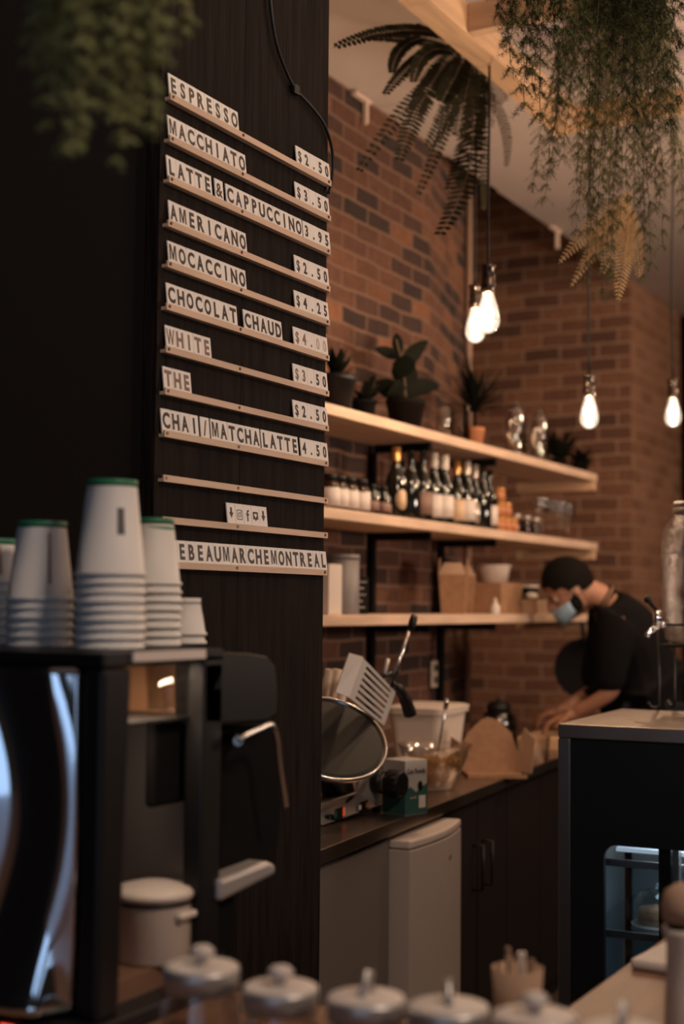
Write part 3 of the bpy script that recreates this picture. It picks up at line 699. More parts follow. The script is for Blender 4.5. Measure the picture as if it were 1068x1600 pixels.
# base body (side profile extruded away from the camera)
back = F0*.30 + R0*0.0
base = [q_(470,1296), q_(505,1291), q_(600,1256), q_(600,1225), q_(592,1192), q_(572,1190), q_(556,1238), q_(505,1256), q_(470,1262)]
for q in base[:2]: q.z = max(q.z, WZ+.003)
b = MB(); b.prism(base, back); bo = b.build('slicer_base', M_steelm, sl, off=sl0, bevel=.004)
for px, py in ((515,1288), (590,1262)):
    p0 = q_(px, py)+F0*.04; p1 = Vector((p0.x, p0.y, WZ+.001)); 
    MB().cyl(p1, Vector((p0.x, p0.y, max(p0.z+.01, WZ+.02))), .014).build('rubber_foot', M_blackp, sl, off=sl0)
    p0 = p0+F0*.2; p1 = Vector((p0.x, p0.y, WZ+.001)); MB().cyl(p1, Vector((p0.x, p0.y, max(p0.z+.01, WZ+.02))), .014).build('rubber_foot', M_blackp, sl, off=sl0)
# blade: disc tilted back
bc = q_(518, 1152, 3.80); nb = (-F0*.60 + Z*.76 + R0*.24).normalized()
MB().lathe([(0, .0), (.05, 0), (.10, 0), (.134, 0), (.1355, .0), (.144, -.003), (.146, -.010), (.06, -.03), (0, -.03)], 56, bc, nb).build('blade', mat('dark_blade_steel', (.012, .010, .009), .5, .2, spec=.3), sl, off=sl0)
MB().lathe([(.146, -.008), (.148, .001), (.152, .003), (.155, .0), (.155, -.010), (.151, -.013), (.146, -.008)], 64, bc, nb).build('guard_ring', M_chromesoft, sl, off=sl0)
MB().lathe([(.0, -.012), (.151, -.014), (.13, -.04), (.05, -.06), (0, -.06)], 40, bc, nb).build('blade_housing', M_blackm, sl, off=sl0)
# neck between base and blade
MB().cyl(bc-nb*.06, q_(530, 1245, 3.88), .05, .045, 24).build('blade_column', M_blackm, sl, off=sl0)
# slotted plate
tl = q_(567,1028); tr = q_(618,1081); brr = q_(600,1134,None,-.05); bl = q_(545,1090,None,-.05)
ex = tr-tl; ey = bl-tl; nrm = ex.cross(ey).normalized()
if nrm.dot(F0) < 0: nrm = -nrm
def pq(u_, v_): return (tl*(1-u_)+tr*u_)*(1-v_)+(bl*(1-u_)+brr*u_)*v_
b = MB(); ns = 6; th_ = nrm*.003
def slab(b, u0, u1, v0, v1): b.prism([pq(u0,v0), pq(u1,v0), pq(u1,v1), pq(u0,v1)], th_)
slab(b, 0, .14, 0, 1); slab(b, .88, 1, 0, 1)
for k in range(ns+1):
    v0 = k/(ns)*.92; slab(b, .14, .88, max(0, v0+.0), min(1, v0+.08))
b.build('slotted_plate', M_steelm, sl, off=sl0)
b = MB(); b.prism([q_(545,1022), tl, bl, q_(524,1081,None,-.04)], nrm*.003); b.build('plate_side', M_steelm, sl, off=sl0)
b = MB(); b.prism([q_(545,1022), tl, tl+F0*.10, q_(545,1022)+F0*.10], (0,0,-.002)); b.build('plate_top', M_steelm, sl, off=sl0)
b = MB(); b.tube([q_(609,1070), q_(628,1018), q_(644,972)], .0055, 10); b.build('carriage_rod', M_chromesoft, sl, off=sl0)
MB().tube([q_(641,985), q_(645,970), q_(647,962)], [.0115,.0125,.010], 12).build('rod_knob', M_blackp, sl, off=sl0)
MB().tube(smooth_pts([q_(610,1068), q_(622,1076), q_(632,1092), q_(638,1108), q_(641,1118)]), [.010]*4+[.015]*4+[.018]*4+[.019]*4+[.011], 14).build('grip_handle', M_blackp, sl, off=sl0)
MB().tube([q_(598,1062,None,.06), q_(606,1030,None,.06)], .007, 8).build('guide_pin', M_steelm, sl, off=sl0)
MB().tube([q_(592,1058,None,.06), q_(620,1050,None,.06)], .008, 8).build('pivot', M_blackp, sl, off=sl0)
# knob, switches, label
kd = (-F0*.55+R0*.8).normalized(); kp = q_(600,1223,None,-.06)
MB().cyl(kp-kd*.035, kp, .030, .030, 28).build('dial_collar', M_blackp, sl, off=sl0)
MB().cyl(kp, kp+kd*.012, .026, .026, 28).build('dial_scale', M_steelm, sl, off=sl0)
b = MB(); b.lathe([(.026, .012), (.037, .016), (.039, .03), (.038, .055), (.032, .06), (0, .06)], 20, kp, kd, smooth=False)
for k in range(14):
    a = 2*PI*k/14; X = kd.orthogonal().normalized(); Y_ = kd.cross(X); c = kp+(X*math.cos(a)+Y_*math.sin(a))*.035; b.cyl(c+kd*.018, c+kd*.056, .004, .004, 6)
b.build('dial_knob', M_blackp, sl, off=sl0)
e = (q_(600,1256)-q_(505,1291)); e.normalize(); upv = Z; nf = -F0
def plate(px, py, w_, h_, m_, name, th=.004, parent=sl):
    c = q_(px, py)+nf*.0005; b = MB(); b.prism([c-e*w_/2-Z*h_/2, c+e*w_/2-Z*h_/2, c+e*w_/2+Z*h_/2, c-e*w_/2+Z*h_/2], nf*th); return b.build(name, m_, parent, off=sl0)
plate(529, 1271, .040, .030, M_blackp, 'switch_plate', .004)
plate(524, 1272, .013, .018, M_grn, 'green_button', .008); plate(537, 1267.5, .010, .020, M_red, 'red_button', .008)
plate(568, 1259, .046, .026, M_blackp, 'label_plate', .006)
plate(562, 1261, .014, .013, M_label, 'label_mark', .008); plate(574, 1257, .016, .013, mat('orange_mark', (.5, .13, .03), .6), 'label_mark', .008)
# rolls standing behind the slicer plate
M_roll = mat('pale_roll_paper', (.50, .37, .28), .6)
for k, (x0, y0, x1, y1) in enumerate(((507,1098,516,1046), (518,1100,528,1046), (530,1100,540,1052))):
    p0 = q_(x0, y0, 4.12); p1 = q_(x1, y1, 4.12); d_ = (p1-p0).normalized(); p0 = p0 - d_*.30
    if p0.z < WZ+.012: p0 = p1-d_*((p1.z-WZ-.012)/d_.z)
    o = MB().cyl(p0, p1, .015, .015, 18).build('paper_roll', M_roll, off=p0); tag(o, 'pale rolled tube leaning behind the meat slicer, %s from the left' % ORD[k], 'roll', 'rolls behind the slicer')
# ================================================================== WORKTOP ITEMS
def on_top(px, py, z=WZ): q = on_z(px, py, z); q.z = z+.0008; return q
# glove carton
gr = -.30; gp = on_top(632, 1276)+Vector((math.cos(gr), math.sin(gr), 0))*.045
bx = thing('glove_box', 'white and green printed carton beside the slicer knob', 'carton', gp, gr)
gw, gd, gh = .09, .085, .150
MB().box((-gw/2, 0, 0), (gw/2, gd, gh)).build('carton_body', mat('carton_white_print', (.42, .38, .34), .6), bx, bevel=.001)
M_cg = mat('carton_green_print', (.025, .085, .075), .6)
b = MB(); b.prism([(-gw/2-.0004,-.0006,.002),(gw/2+.0004,-.0006,.002),(gw/2+.0004,-.0006,.085),(gw*.25,-.0006,.075),(0,-.0006,.062),(-gw*.25,-.0006,.078),(-gw/2-.0004,-.0006,.07)], (0,.0005,0)); b.build('green_print', M_cg, bx)
b = MB(); b.prism([(-gw/2-.0006,-.0004,.002),(-gw/2-.0006,-.0004,.07),(-gw/2-.0006,gd*.5,.06),(-gw/2-.0006,gd,.08),(-gw/2-.0006,gd,.002)], (.0005,0,0)); b.build('green_print', M_cg, bx)
textobj('carton_lettering', 'Get Ready', .015, M_ink, bx, Matrix.Translation((0, -.0008, .113)), maxw=.075, bold=.01)
textobj('carton_lettering', 'GLOVES', .006, M_label, bx, Matrix.Translation((-.012, -.0012, .045)), maxw=.04, bold=0)
MB().box((gw*.12, -.0012, .018), (gw*.42, -.0006, .052)).build('barcode_patch', M_label, bx)
MB().prism([(.016+.010*math.cos(a*PI/8), -.001, .078+.014*math.sin(a*PI/8)) for a in range(16)], (0,.0004,0)).build('round_print', M_blackp, bx)
# glass bowl of salad with spoon
bp_ = on_top(679, 1232)
bw = thing('glass_bowl', 'clear glass bowl holding shredded salad on the worktop', 'bowl', bp_)
MB().lathe([(0, 0), (.055, 0), (.062, .004), (.105, .10), (.118, .135), (.1205, .135), (.1215, .138), (.116, .138), (.102, .102), (.058, .009), (0, .007)], 40).build('bowl_glass', M_glassb, bw)
b = MB(); Ms = mat('shredded_salad', (.40, .20, .06), .7, noise=.5, nscale=40)
for k in range(900):
    a = random.uniform(0, 6.28); z = .012+.085*random.random()**.8; rr = (.055+.4*z)*math.sqrt(random.random())*.95
    c = Vector((rr*math.cos(a), rr*math.sin(a), z)); d = Vector((random.gauss(0,1), random.gauss(0,1), random.gauss(0,.5))).normalized()*random.uniform(.008, .02)
    q1 = c+d
    if math.hypot(q1.x, q1.y) > .057+.42*q1.z or q1.z < .01: d = -d*.3
    b.tube([c, c+d*.5+Vector((0,0,.002)), c+d], .0021, 4)
o = b.build('shredded_salad', Ms, loc=bp_+Vector((0,0,.0))); tag(o, 'shredded orange and green salad inside the glass bowl', 'salad', kind='stuff')
s0 = bp_+Vector((-.0, .0, .06)); s1_ = at(697, 1098, (s0-CAM).dot(F)-.02)
sp = thing('serving_spoon', 'metal serving spoon standing in the glass salad bowl', 'spoon', s0)
MB().tube([s0, s0*.5+s1_*.5, s1_], [.0035,.0035,.004], 8).build('spoon_handle', M_chromesoft, sp, off=s0)
MB().tube([s1_-(s1_-s0).normalized()*.02, s1_+(s1_-s0).normalized()*.012], .0075, 10).build('handle_end', M_chromesoft, sp, off=s0)
# white tub behind
tp = on_top(668, 1195)
tb = thing('storage_tub', 'large milky white plastic tub behind the glass salad bowl', 'tub', tp, rotw)
def rrect(w_, d_, r_, z, n=4):
    out = []
    for cx, cy, a0 in ((w_/2-r_, d_/2-r_, 0), (-w_/2+r_, d_/2-r_, 90), (-w_/2+r_, -d_/2+r_, 180), (w_/2-r_, -d_/2+r_, 270)):
        for k in range(n+1): a = math.radians(a0+90*k/n); out.append((cx+r_*math.cos(a), cy+r_*math.sin(a), z))
    return out
def loft(b, rings, cap0=True, cap1=True):
    n = len(rings[0]); vs = [v for r in rings for v in r]; fs = []
    for i in range(len(rings)-1):
        for k in range(n): fs.append((i*n+k, i*n+(k+1) % n, (i+1)*n+(k+1) % n, (i+1)*n+k))
    if cap0: fs.append(tuple(range(n))[::-1])
    if cap1: fs.append(tuple(range((len(rings)-1)*n, len(rings)*n)))
    return b.add(vs, fs, False)
loft(MB(), [rrect(.24, .17, .03, 0), rrect(.29, .21, .035, .19), rrect(.31, .23, .04, .192), rrect(.31, .23, .04, .205), rrect(.275, .195, .03, .205), rrect(.23, .16, .03, .01)]).build('tub_body', M_plast, tb)
loft(MB(), [rrect(.315, .235, .04, .2055), rrect(.315, .235, .04, .214), rrect(.27, .19, .03, .219)]).build('tub_lid', M_plast, tb)
# open kraft boxes on worktop
kb = on_top(765, 1208)
kt = thing('open_kraft_box', 'open kraft card box with tall raised flap on the worktop', 'takeaway box', kb, math.radians(-58))
w_, d_ = .20, .16
MB().box((-w_/2,-d_,0),(w_/2,0,.0025)).box((-w_/2,-d_,.0025),(w_/2,-d_+.002,.014)).box((-w_/2,-d_+.002,.0025),(-w_/2+.002,0,.014)).build('box_tray', M_kraft, kt)
MB().prism([(-w_/2,0,.003),(w_/2,0,.003),(w_/2*.98,.012,.07),(w_/2*.80,.022,.135),(w_/2*.35,.03,.178),(-w_*.02,.032,.19),(-w_/2*.3,.03,.178),(-w_/2*.75,.022,.135),(-w_/2*1.1,.012,.07)], (0,.002,0)).build('raised_lid', M_kraft, kt)
MB().prism([(w_/2,-.001,.003),(w_/2+.035,-.05,.003),(w_/2+.05,-.045,.12),(w_/2+.02,-.0,.155),(w_/2,.01,.10)], (.002,.001,0)).build('side_flap', M_kraftl, kt)
MB().prism([(-w_/2,.002,.003),(-w_/2-.04,.04,.003),(-w_/2-.03,.05,.12),(-w_/2,.02,.10)], (.002,.001,0)).build('side_flap', M_kraft, kt)
p = on_top(838, 1190); o = MB().lathe([(0,0),(.042,0),(.05,.09),(.053,.095),(.05,.095),(.041,.004),(0,.004)], 28).build('deli_container', M_glassb, loc=p); tag(o, 'clear plastic deli container right of the open kraft box', 'container')
p = on_top(868, 1172); boxthing('cutting_board', 'light wooden chopping block beyond the deli container', 'chopping board', p+wd*.12+wn*.05, .30, .20, .05, M_pineY, rotw)
# dark appliance and kettle-like black object
p = on_top(822, 1165)+wn*.12
t = thing('coffee_grinder', 'shiny black countertop appliance beside the kraft box', 'appliance', p)
MB().lathe([(0,0),(.07,0),(.075,.01),(.072,.09),(.06,.13),(.05,.135),(0,.137)], 32).build('appliance_body', mat('gloss_black', (.006,.005,.005), .12, coat=1), t)
MB().lathe([(.05,.136),(.052,.16),(.035,.178),(.01,.18),(.012,.192),(0,.195)], 28).build('appliance_lid', M_blackp, t)
MB().tube([(.07,-.02,.11),(.11,-.03,.10),(.115,-.03,.05),(.072,-.02,.035)], .008, 8).build('appliance_handle', M_blackp, t)
pw = on_y(912, 1045, YW+.0)
pw = at(912, 1045, 6.75); 
t = thing('frying_pan', 'round black pan hanging under the shelves behind the barista', 'pan', pw)
MB().lathe([(0,-.02),(.12,-.02),(.145,.02),(.142,.02),(.118,-.015),(0,-.015)], 36, (0,0,0), -F0+Z*.1).build('pan_body', M_blackmatte, t)
MB().tube([(0,0,.13),(0,.01,.22),(0,.015,.34)], .011, 8).build('pan_handle', M_blackm, t)
hk = pw+Vector((0,.015,.335))
# rail under lowest shelf holding it
o = MB().tube([(pw.x-.35, pw.y+.015, hk.z), (SX1+.12, pw.y+.015, hk.z)], .007, 8)
# outlet on wall
p = on_y(678, 1053, YW-.004); t = thing('wall_outlet', 'tall off-white outlet plate on the bricks above the worktop', 'outlet', p)
MB().box((-.035, -.006, -.055), (.035, .003, .055)).build('outlet_plate', mat('outlet_ivory', (.5, .4, .33), .5), t, bevel=.003)
for dz in (-.025, .025): MB().box((-.014, -.0075, dz-.014), (.014, -.006, dz+.014)).build('socket', M_blackp, t)
# ================================================================== DISPLAY CASE
CZ = 1.2
cc = on_z(871, 1130.6, CZ); al = A-math.radians(26)
ca = Vector((math.cos(al), math.sin(al), 0)); cr = Vector((math.sin(al), -math.cos(al), 0))    # away / right
def cl(r_, a_, z): q = cc+cr*r_+ca*a_; return Vector((q.x, q.y, z))
CW = .95; CD = .62; off = cl(0,0,0)
dc = thing('display_case', 'black and steel refrigerated pastry display case', 'display case', off)
def cbox(b, r0, r1, a0, a1, z0, z1): b.hexa([cl(r0,a0,z0), cl(r1,a0,z0), cl(r1,a1,z0), cl(r0,a1,z0), cl(r0,a0,z1), cl(r1,a0,z1), cl(r1,a1,z1), cl(r0,a1,z1)]); return b
cbox(MB(), 0, CW, 0, CD, CZ-.036, CZ).build('steel_top', mat('worn_steel_top', (.56, .49, .44), .32, 1, noise=.1, nscale=9, bump=.03), dc, off=off, bevel=.003)
cbox(MB(), 0, .032, .0, .03, 0, CZ-.037).build('corner_post', M_steel, dc, off=off, bevel=.002)
# black front panel with rounded window opening
d_z = (1309-1131)/FPX*3.7
oz = CZ-d_z; ox = (937-871)/FPX*3.72*1.06; rr = .035
b = MB()
front = [cl(.033,0.006,0), cl(ox,.006,0), cl(ox,.006,oz-rr)]
for k in range(1, 8):
    a = PI-PI/2*k/8; front.append(cl(ox+rr+rr*math.cos(a), .006, oz-rr+rr*math.sin(a)))
front += [cl(ox+rr,.006,oz), cl(CW,.006,oz), cl(CW,.006,CZ-.037), cl(.033,.006,CZ-.037)]
b.prism(front, ca*.02).build('front_panel', mat('black_case_panel', (.007, .008, .010), .5, spec=.3), dc, off=off)
cbox(MB(), 0, .006, .031, CD, 0, CZ-.037).build('side_panel', M_blackmatte, dc, off=off)
cbox(MB(), .033, CW, CD-.01, CD, .25, .98).build('back_sliding_door', mat('bright_view_case_back', (.20, .21, .20), .35), dc, off=off)  # pale colour stands in for the bright view through the back glass
cbox(MB(), .007, .012, .031, CD-.013, .1, CZ-.04).build('brightening_liner', mat('brightening_case_liner', (.26, .27, .26), .4), dc, off=off)  # pale liner added to brighten the case interior
cbox(MB(), .033, CW, CD-.012, CD, 0, .25).build('back_panel', M_blackmatte, dc, off=off)
cbox(MB(), .033, CW, CD-.012, CD, .985, CZ-.037).build('back_panel', M_blackmatte, dc, off=off)
cbox(MB(), ox, CW, .008, .013, .3, oz).build('front_glass', M_glass, dc, off=off)
M_casein = mat('case_interior_grey', (.20, .24, .26), .4, .3)
for z in (.42, .66, .84):
    sh = cbox(MB(), .04, CW-.02, .10, CD-.03, z, z+.008).build('glass_shelf', glass('shelf_glass', (.7,.8,.85), .25), dc, off=off)
    cbox(MB(), .04, CW-.02, .09, .10, z-.004, z+.014).build('shelf_edge', M_steel, sh, off=off)
cbox(MB(), ox+.135, ox+.165, .02, .06, .25, oz-.001).build('mullion', M_blackp, dc, off=off)
cbox(MB(), ox+.17, ox+.185, .02, .05, .25, oz-.001).build('mullion', M_steel, dc, off=off)
cbox(MB(), ox+.02, CW-.05, .05, .07, oz-.022, oz-.012).build('lamp_strip', mat('cool_case_lamp', (.7,.85,1), .5, emit=(.65,.82,1), es=.45), dc, off=off)
area('display_case_lamp', cl(.5, .25, oz+.05), cl(.5, .3, 0), .6, .3, 4.5, (.72, .86, 1))
# cakes & trays inside
for k, (r_, a_, z, rad, hh, lab, m_) in enumerate(((.20, .22, .668, .05, .045, 'brown cake under a clear dome left of the case divider', 'kraft'), (.52, .25, .668, .07, .04, 'pale round cake right of the case divider', 'pale'), (.42, .3, .428, .06, .05, 'round loaf on the bottom glass of the case', 'kraft'))):
    t = thing('cake', lab, 'cake', cl(r_, a_, z+.001)); MB().lathe([(0,.006),(rad,.006),(rad*1.03,hh*.5),(rad*.95,hh),(0,hh*1.05)], 24).build('cake_body', M_kraft if m_ == 'kraft' else M_plast, t)
    MB().lathe([(0,0),(rad*1.3,0),(rad*1.35,.005),(0,.005)], 28).build('cake_board', M_label, t)
o = cbox(MB(), .13, .34, .12, .4, .43, .44); o = o.build('wire_tray', M_steelm, off=cl(.13,.12,.43)); tag(o, 'silver wire tray inside the display case', 'tray')
b = MB(); lc = cl(.20, .22, .675)
t = thing('cake_dome', 'clear dome covering the brown cake in the display case', 'dome', lc)
MB().lathe([(.062,0),(.062,.05),(.05,.078),(.02,.088),(0,.09)], 28).build('dome_glass', M_glassb, t); MB().sphere((0,0,.096), .008).build('dome_knob', M_glassb, t)
# ---- beverage dispenser
dp = on_z(1084, 1112, CZ); DD = 4.15
dp = at(1088, 1100, DD); dp.z = CZ+.0005
zb = at(1084, 1006, DD).z; ztop = at(1084, 800, DD).z; rad = .1
ds = thing('beverage_dispenser', 'large glass drink dispenser with steel lid and chrome tap', 'drink dispenser', Vector((dp.x, dp.y, zb)))
hj = ztop-zb
MB().lathe([(0,.006),(.07,.0),(.088,.012),(rad,.05),(rad*1.0,hj*.78),(rad*.93,hj*.88),(rad*.6,hj*.99),(rad*.58,hj*1.03),(rad*.55,hj*1.03),(rad*.57,hj*.98),(rad*.9,hj*.865),(rad*.965,hj*.77),(rad*.965,.055),(.082,.018),(0,.014)], 48).build('jar_glass', glass('dispenser_glass', (.96,.93,.9), .2, bump=.8), ds)
MB().lathe([(rad*.64,hj*.985),(rad*.66,hj*1.0),(rad*.66,hj*1.03),(rad*.62,hj*1.04),(rad*.66,hj*1.05),(rad*.66,hj*1.075),(rad*.6,hj*1.085),(0,hj*1.085)], 40).build('screw_lid', M_steel, ds)
tl_ = -R0*.93-F0*.36; tl_.normalize(); tz = .055
b = MB(); b.cyl(tl_*(rad-.004)+Z*tz, tl_*(rad+.028)+Z*tz, .009, .009, 16).cyl(tl_*(rad+.034)+Z*(tz-.012), tl_*(rad+.034)+Z*(tz+.042), .013, .0125, 20)
b.tube([tl_*(rad+.034)+Z*(tz-.006), tl_*(rad+.05)+Z*(tz-.014), tl_*(rad+.066)+Z*(tz-.026), tl_*(rad+.07)+Z*(tz-.036)], [.011,.010,.008,.008], 12)
b.build('tap_body', M_chrome, ds)
MB().tube([tl_*(rad+.036)+Z*(tz+.04), tl_*(rad+.05)+Z*(tz+.055), tl_*(rad+.062)+Z*(tz+.068)], [.006,.0055,.0065], 10).sphere(tl_*(rad+.066)+Z*(tz+.072), .011).build('tap_lever', M_blackp, ds)
MB().sphere((.02,-.02,.052), .03).build('ice_ball', M_glassb, ds); 
st = thing('dispenser_stand', 'black wire stand with curled feet under the glass dispenser', 'stand', Vector((dp.x, dp.y, CZ+.0005)))
zr = zb-CZ
def circ3(r_, z, n=40): return [(r_*math.cos(2*PI*k/n), r_*math.sin(2*PI*k/n), z) for k in range(n)]
MB().tube(circ3(rad+.006, zr+.055), .004, 8, True).build('upper_ring', M_blackm, st)
MB().tube(circ3(rad-.01, zr-.006), .005, 8, True).build('lower_ring', M_blackm, st)
for aa in (math.radians(203), math.radians(258), math.radians(23), math.radians(78)):
    dx = Vector((math.cos(A-PI/2+aa+PI/2), math.sin(A-PI/2+aa+PI/2), 0))
    r_ = rad+.008
    MB().tube([dx*r_+Z*(zr+.056), dx*r_+Z*.03, dx*(r_-.002)+Z*.012, dx*(r_+.008)+Z*.004, dx*(r_+.022)+Z*.006, dx*(r_+.032)+Z*.02], .0048, 8).build('leg', M_blackm, st)
    MB().tube([dx*r_+Z*(zr-.006), dx*(rad-.012)+Z*(zr-.006)], .004, 6).build('leg_joint', M_blackm, st)
o = boxthing('paper_pad', 'small white paper pad on the steel top behind the stand', 'paper pad', cl(.62, .45, CZ+.001), .16, .12, .014, M_label, al)
# ================================================================== NEAR COUNTER
KZ = .97
KY = on_z(905, 1560, KZ).y
b = MB(); poly = [(-1.0, -.6, KZ-.04), (3.2, -.6, KZ-.04), (3.2, KY, KZ-.04), (1.68, KY, KZ-.04), (1.68, 1.495, KZ-.04), (-1.0, 1.495, KZ-.04)]
bc_ = thing('bar_counter', 'oiled wooden bar counter on a black base in the foreground', 'counter', (0, 0, 0))
b.prism(poly, (0, 0, .04)).build('counter_top', M_wood, bc_, bevel=.002)
MB().box((.2, -.5, 0), (3.1, KY-.06, KZ-.041)).box((.2, KY-.06, 0), (1.60, 1.49, KZ-.041)).build('counter_base', M_blackmatte, bc_)
# ================================================================== ESPRESSO MACHINE
MX0, MX1, MY0, MY1 = 1.40, 1.80, 1.09, 1.47; MZ = 1.437; MB0 = KZ+.0005
em = thing('espresso_machine', 'black and chrome espresso machine with paper cups on top', 'espresso machine', (MX0, MY0, MB0)); off = Vector((MX0, MY0, MB0))
# top tray (runs the whole length) with lip
b = MB(); b.box((MX0, MY0, MZ-.018), (MX1-.13, MY1, MZ)); b.build('cup_tray', M_blackp, em, off=off, bevel=.003)
xr = on_y(205, 1020, MY0).x; xq = on_y(318, 1020, MY0).x
MB().box((xr, MY0-.004, MZ-.012), (xq, MY0, MZ+.0)).build('tray_trim', mat('warm_brushed_trim', (.75,.66,.6), .55, .6), em, off=off)
# near corner post (x 125..205)
ypl = on_x(125, 1250, MX0).y; xpr = on_y(203, 1250, MY0).x; xpb = on_y(188, 1480, MY0).x
b = MB(); zt = MZ-.019
b.hexa([(MX0, MY0, MB0+.02), (xpb, MY0, MB0+.02), (xpb, ypl, MB0+.02), (MX0, ypl, MB0+.02), (MX0, MY0, zt), (xpr, MY0, zt), (xpr, ypl-.02, zt), (MX0, ypl, zt)]).build('corner_post', M_blackp, em, off=off, bevel=.006)
# chrome end panel, bowed
b = MB(); vs = []; fs = []; nu, nv = 40, 40
p0_ = Vector((MX0+.006, ypl+.004, 0)); dl = (-R0*.985+F0*.17).normalized(); dn = Vector((-dl.y, dl.x, 0))
if dn.dot(F0) > 0: dn = -dn
for i in range(nu+1):
    for j in range(nv+1):
        u_ = i/nu; v_ = j/nv; s_ = .34*u_
        wv = .011*math.sin(s_*30+.9+1.2*math.sin(v_*4.2-.9)) + .06*max(0, .25-v_)**2*6
        q = p0_+dl*s_+dn*(wv*min(1, u_*8))
        vs.append((q.x, min(q.y, 1.49), MB0+.03+(zt-MB0-.03)*v_))
for i in range(nu):
    for j in range(nv): k = i*(nv+1)+j; fs.append((k, k+1, k+nv+2, k+nv+1))
b.add(vs, fs, True); o = b.build('chrome_end_panel', M_chrome, em, off=off); sm = o.modifiers.new('solid', 'SOLIDIFY'); sm.thickness = .002
MB().box((MX0+.04, ypl, MB0+.03), (MX0+.045, MY1, zt)).build('inner_panel', M_blackp, em, off=off)
MB().box((MX0-.03, MY0-.01, MB0), (1.675, MY1, MB0+.022)).build('base_plate', M_blackp, em, off=off, bevel=.004)
p = on_x(14, 1536, MX0-.031); MB().box((MX0-.034, p.y-.01, MB0+.004), (MX0-.030, p.y+.01, MB0+.012)).build('power_light', mat('red_power_light', (.5,.02,.01), .4, emit=(1,.05,.02), es=2.5), em, off=off)
# second post and rounded group-head housing to the right
xs0 = on_y(316, 1200, MY0).x; xs1 = on_y(346, 1200, MY0).x
MB().box((xs0, MY0, MB0+.02), (xs1, MY0+.03, MZ-.019)).build('front_post', M_blackp, em, off=off, bevel=.003)
hp = [on_y(x, y, MY0) for x, y in ((318,1018),(395,1021),(420,1026),(432,1040),(436,1080),(434,1118),(418,1130),(345,1134),(318,1134))]
MB().prism(hp, (0, .05, 0)).build('housing', M_blackp, em, off=off, bevel=.006)
hp = [on_y(x, y, MY0+.035) for x, y in ((345,1134),(425,1132),(438,1260),(430,1345),(345,1400))]
MB().prism(hp, (0, .03, 0)).build('front_panel', M_blackmatte, em, off=off)
xw = [on_y(x, y, MY0-.02) for x, y in ((372,1158),(382,1150),(408,1138),(424,1133),(432,1150),(437,1195),(444,1240),(447,1262))]
MB().tube(smooth_pts(xw), .0045, 10).build('steam_wand', M_chromesoft, em, off=off)
MB().cyl(on_y(365, 1150, MY0+.04), on_y(372, 1158, MY0-.02), .007, .007, 12).build('wand_joint', M_chromesoft, em, off=off)
hp = [on_y(x, y, MY0-.01) for x, y in ((345,1375),(420,1346),(431,1350),(432,1366),(345,1410))]
MB().prism(hp, (0, .04, 0)).build('drip_tray', M_steelm, em, off=off, bevel=.006)
hp = [on_y(x, y, MY0+.01) for x, y in ((318,1425),(365,1402),(365,1490),(318,1500))]
MB().prism(hp, (0, .04, 0)).build('lower_body', M_blackmatte, em, off=off)
MB().box((xs0, MY0+.002, MB0+.022), (xs1+.02, MY0+.04, MB0+.05)).build('lower_rail', M_blackp, em, off=off)
# window opening: inner shelf, black box, interior wall
xg0, xg1, XI = xpr, xs0, 1.655
zs = on_y(262, 1126, MY0+.03).z
MB().box((xg0+.004, MY0+.022, zs), (XI-.001, MY0+.17, zs+.004)).build('inner_shelf', M_blackm, em, off=off)
zq0 = on_y(280, 1255, MY0+.04).z; xa = on_y(240, 1200, MY0+.04).x
MB().box((xa, MY0+.04, zq0), (XI-.001, MY0+.056, zs-.001)).build('inner_box', M_blackmatte, em, off=off, bevel=.006)
MB().box((XI, MY0+.031, MB0+.022), (XI+.012, MY1-.002, zs)).build('lower_lining', mat('satin_lining', (.36, .31, .28), .4, .6), em, off=off)
MB().box((XI, MY0+.031, zs+.001), (XI+.012, MY1-.002, zt)).build('upper_lining', mat('copper_lining', (.50, .26, .14), .45, .4), em, off=off)
MB().box((xg0-.03, MY0+.03, MB0+.022), (XI-.001, MY1-.01, MB0+.05)).build('wood_floor_block', M_wood, em, off=off)
area('machine_upper_fill', (1.54, MY0+.05, MZ-.024), (1.60, MY0+.10, MB0), .10, .02, .5, (1, .74, .52))  # unseen fill light added to brighten the upper opening
area('machine_lower_fill', (1.50, MY0+.04, zs-.006), (1.60, MY0+.10, MB0), .06, .02, .14, (1, .78, .62))  # second added fill, no visible source, for the dark lower compartment
# glass tumbler on inner shelf, white pot below
p = on_y(266, 1120, MY0+.058); p.z = zs+.0045
t = thing('glass_pitcher', 'clear glass pitcher inside the espresso machine opening', 'pitcher', p)
MB().lathe([(0,0),(.03,0),(.032,.004),(.037,.085),(.035,.085),(.030,.008),(0,.007)], 28).build('pitcher_glass', M_glassb, t)
MB().tube([(.035,0,.075),(.058,0,.07),(.058,0,.03),(.033,0,.02)], .004, 8).build('pitcher_handle', M_glassb, t)
p = Vector((1.598, 1.152, 0)); p.z = MB0+.0505
t = thing('enamel_pot', 'white lidded enamel pot seen through the espresso machine opening', 'pot', p)
k_ = 1.0
MB().lathe([(0,0),(.049,0),(.052,.004),(.052,.078),(.054,.082),(0,.082)], 40).build('pot_body', M_plast, t)
MB().lathe([(.0555,.0825),(.0555,.09),(.050,.096),(.025,.102),(0,.104)], 40).build('pot_lid', M_plast, t)
MB().box((-.020,-.060,.058),(.020,-.048,.068)).build('pot_handle', M_plast, t, bevel=.004)
MB().lathe([(.0525,.076),(.0545,.0765),(.0545,.081),(.0525,.0815),(.0525,.076)], 40).build('pot_rim', M_blackp, t)
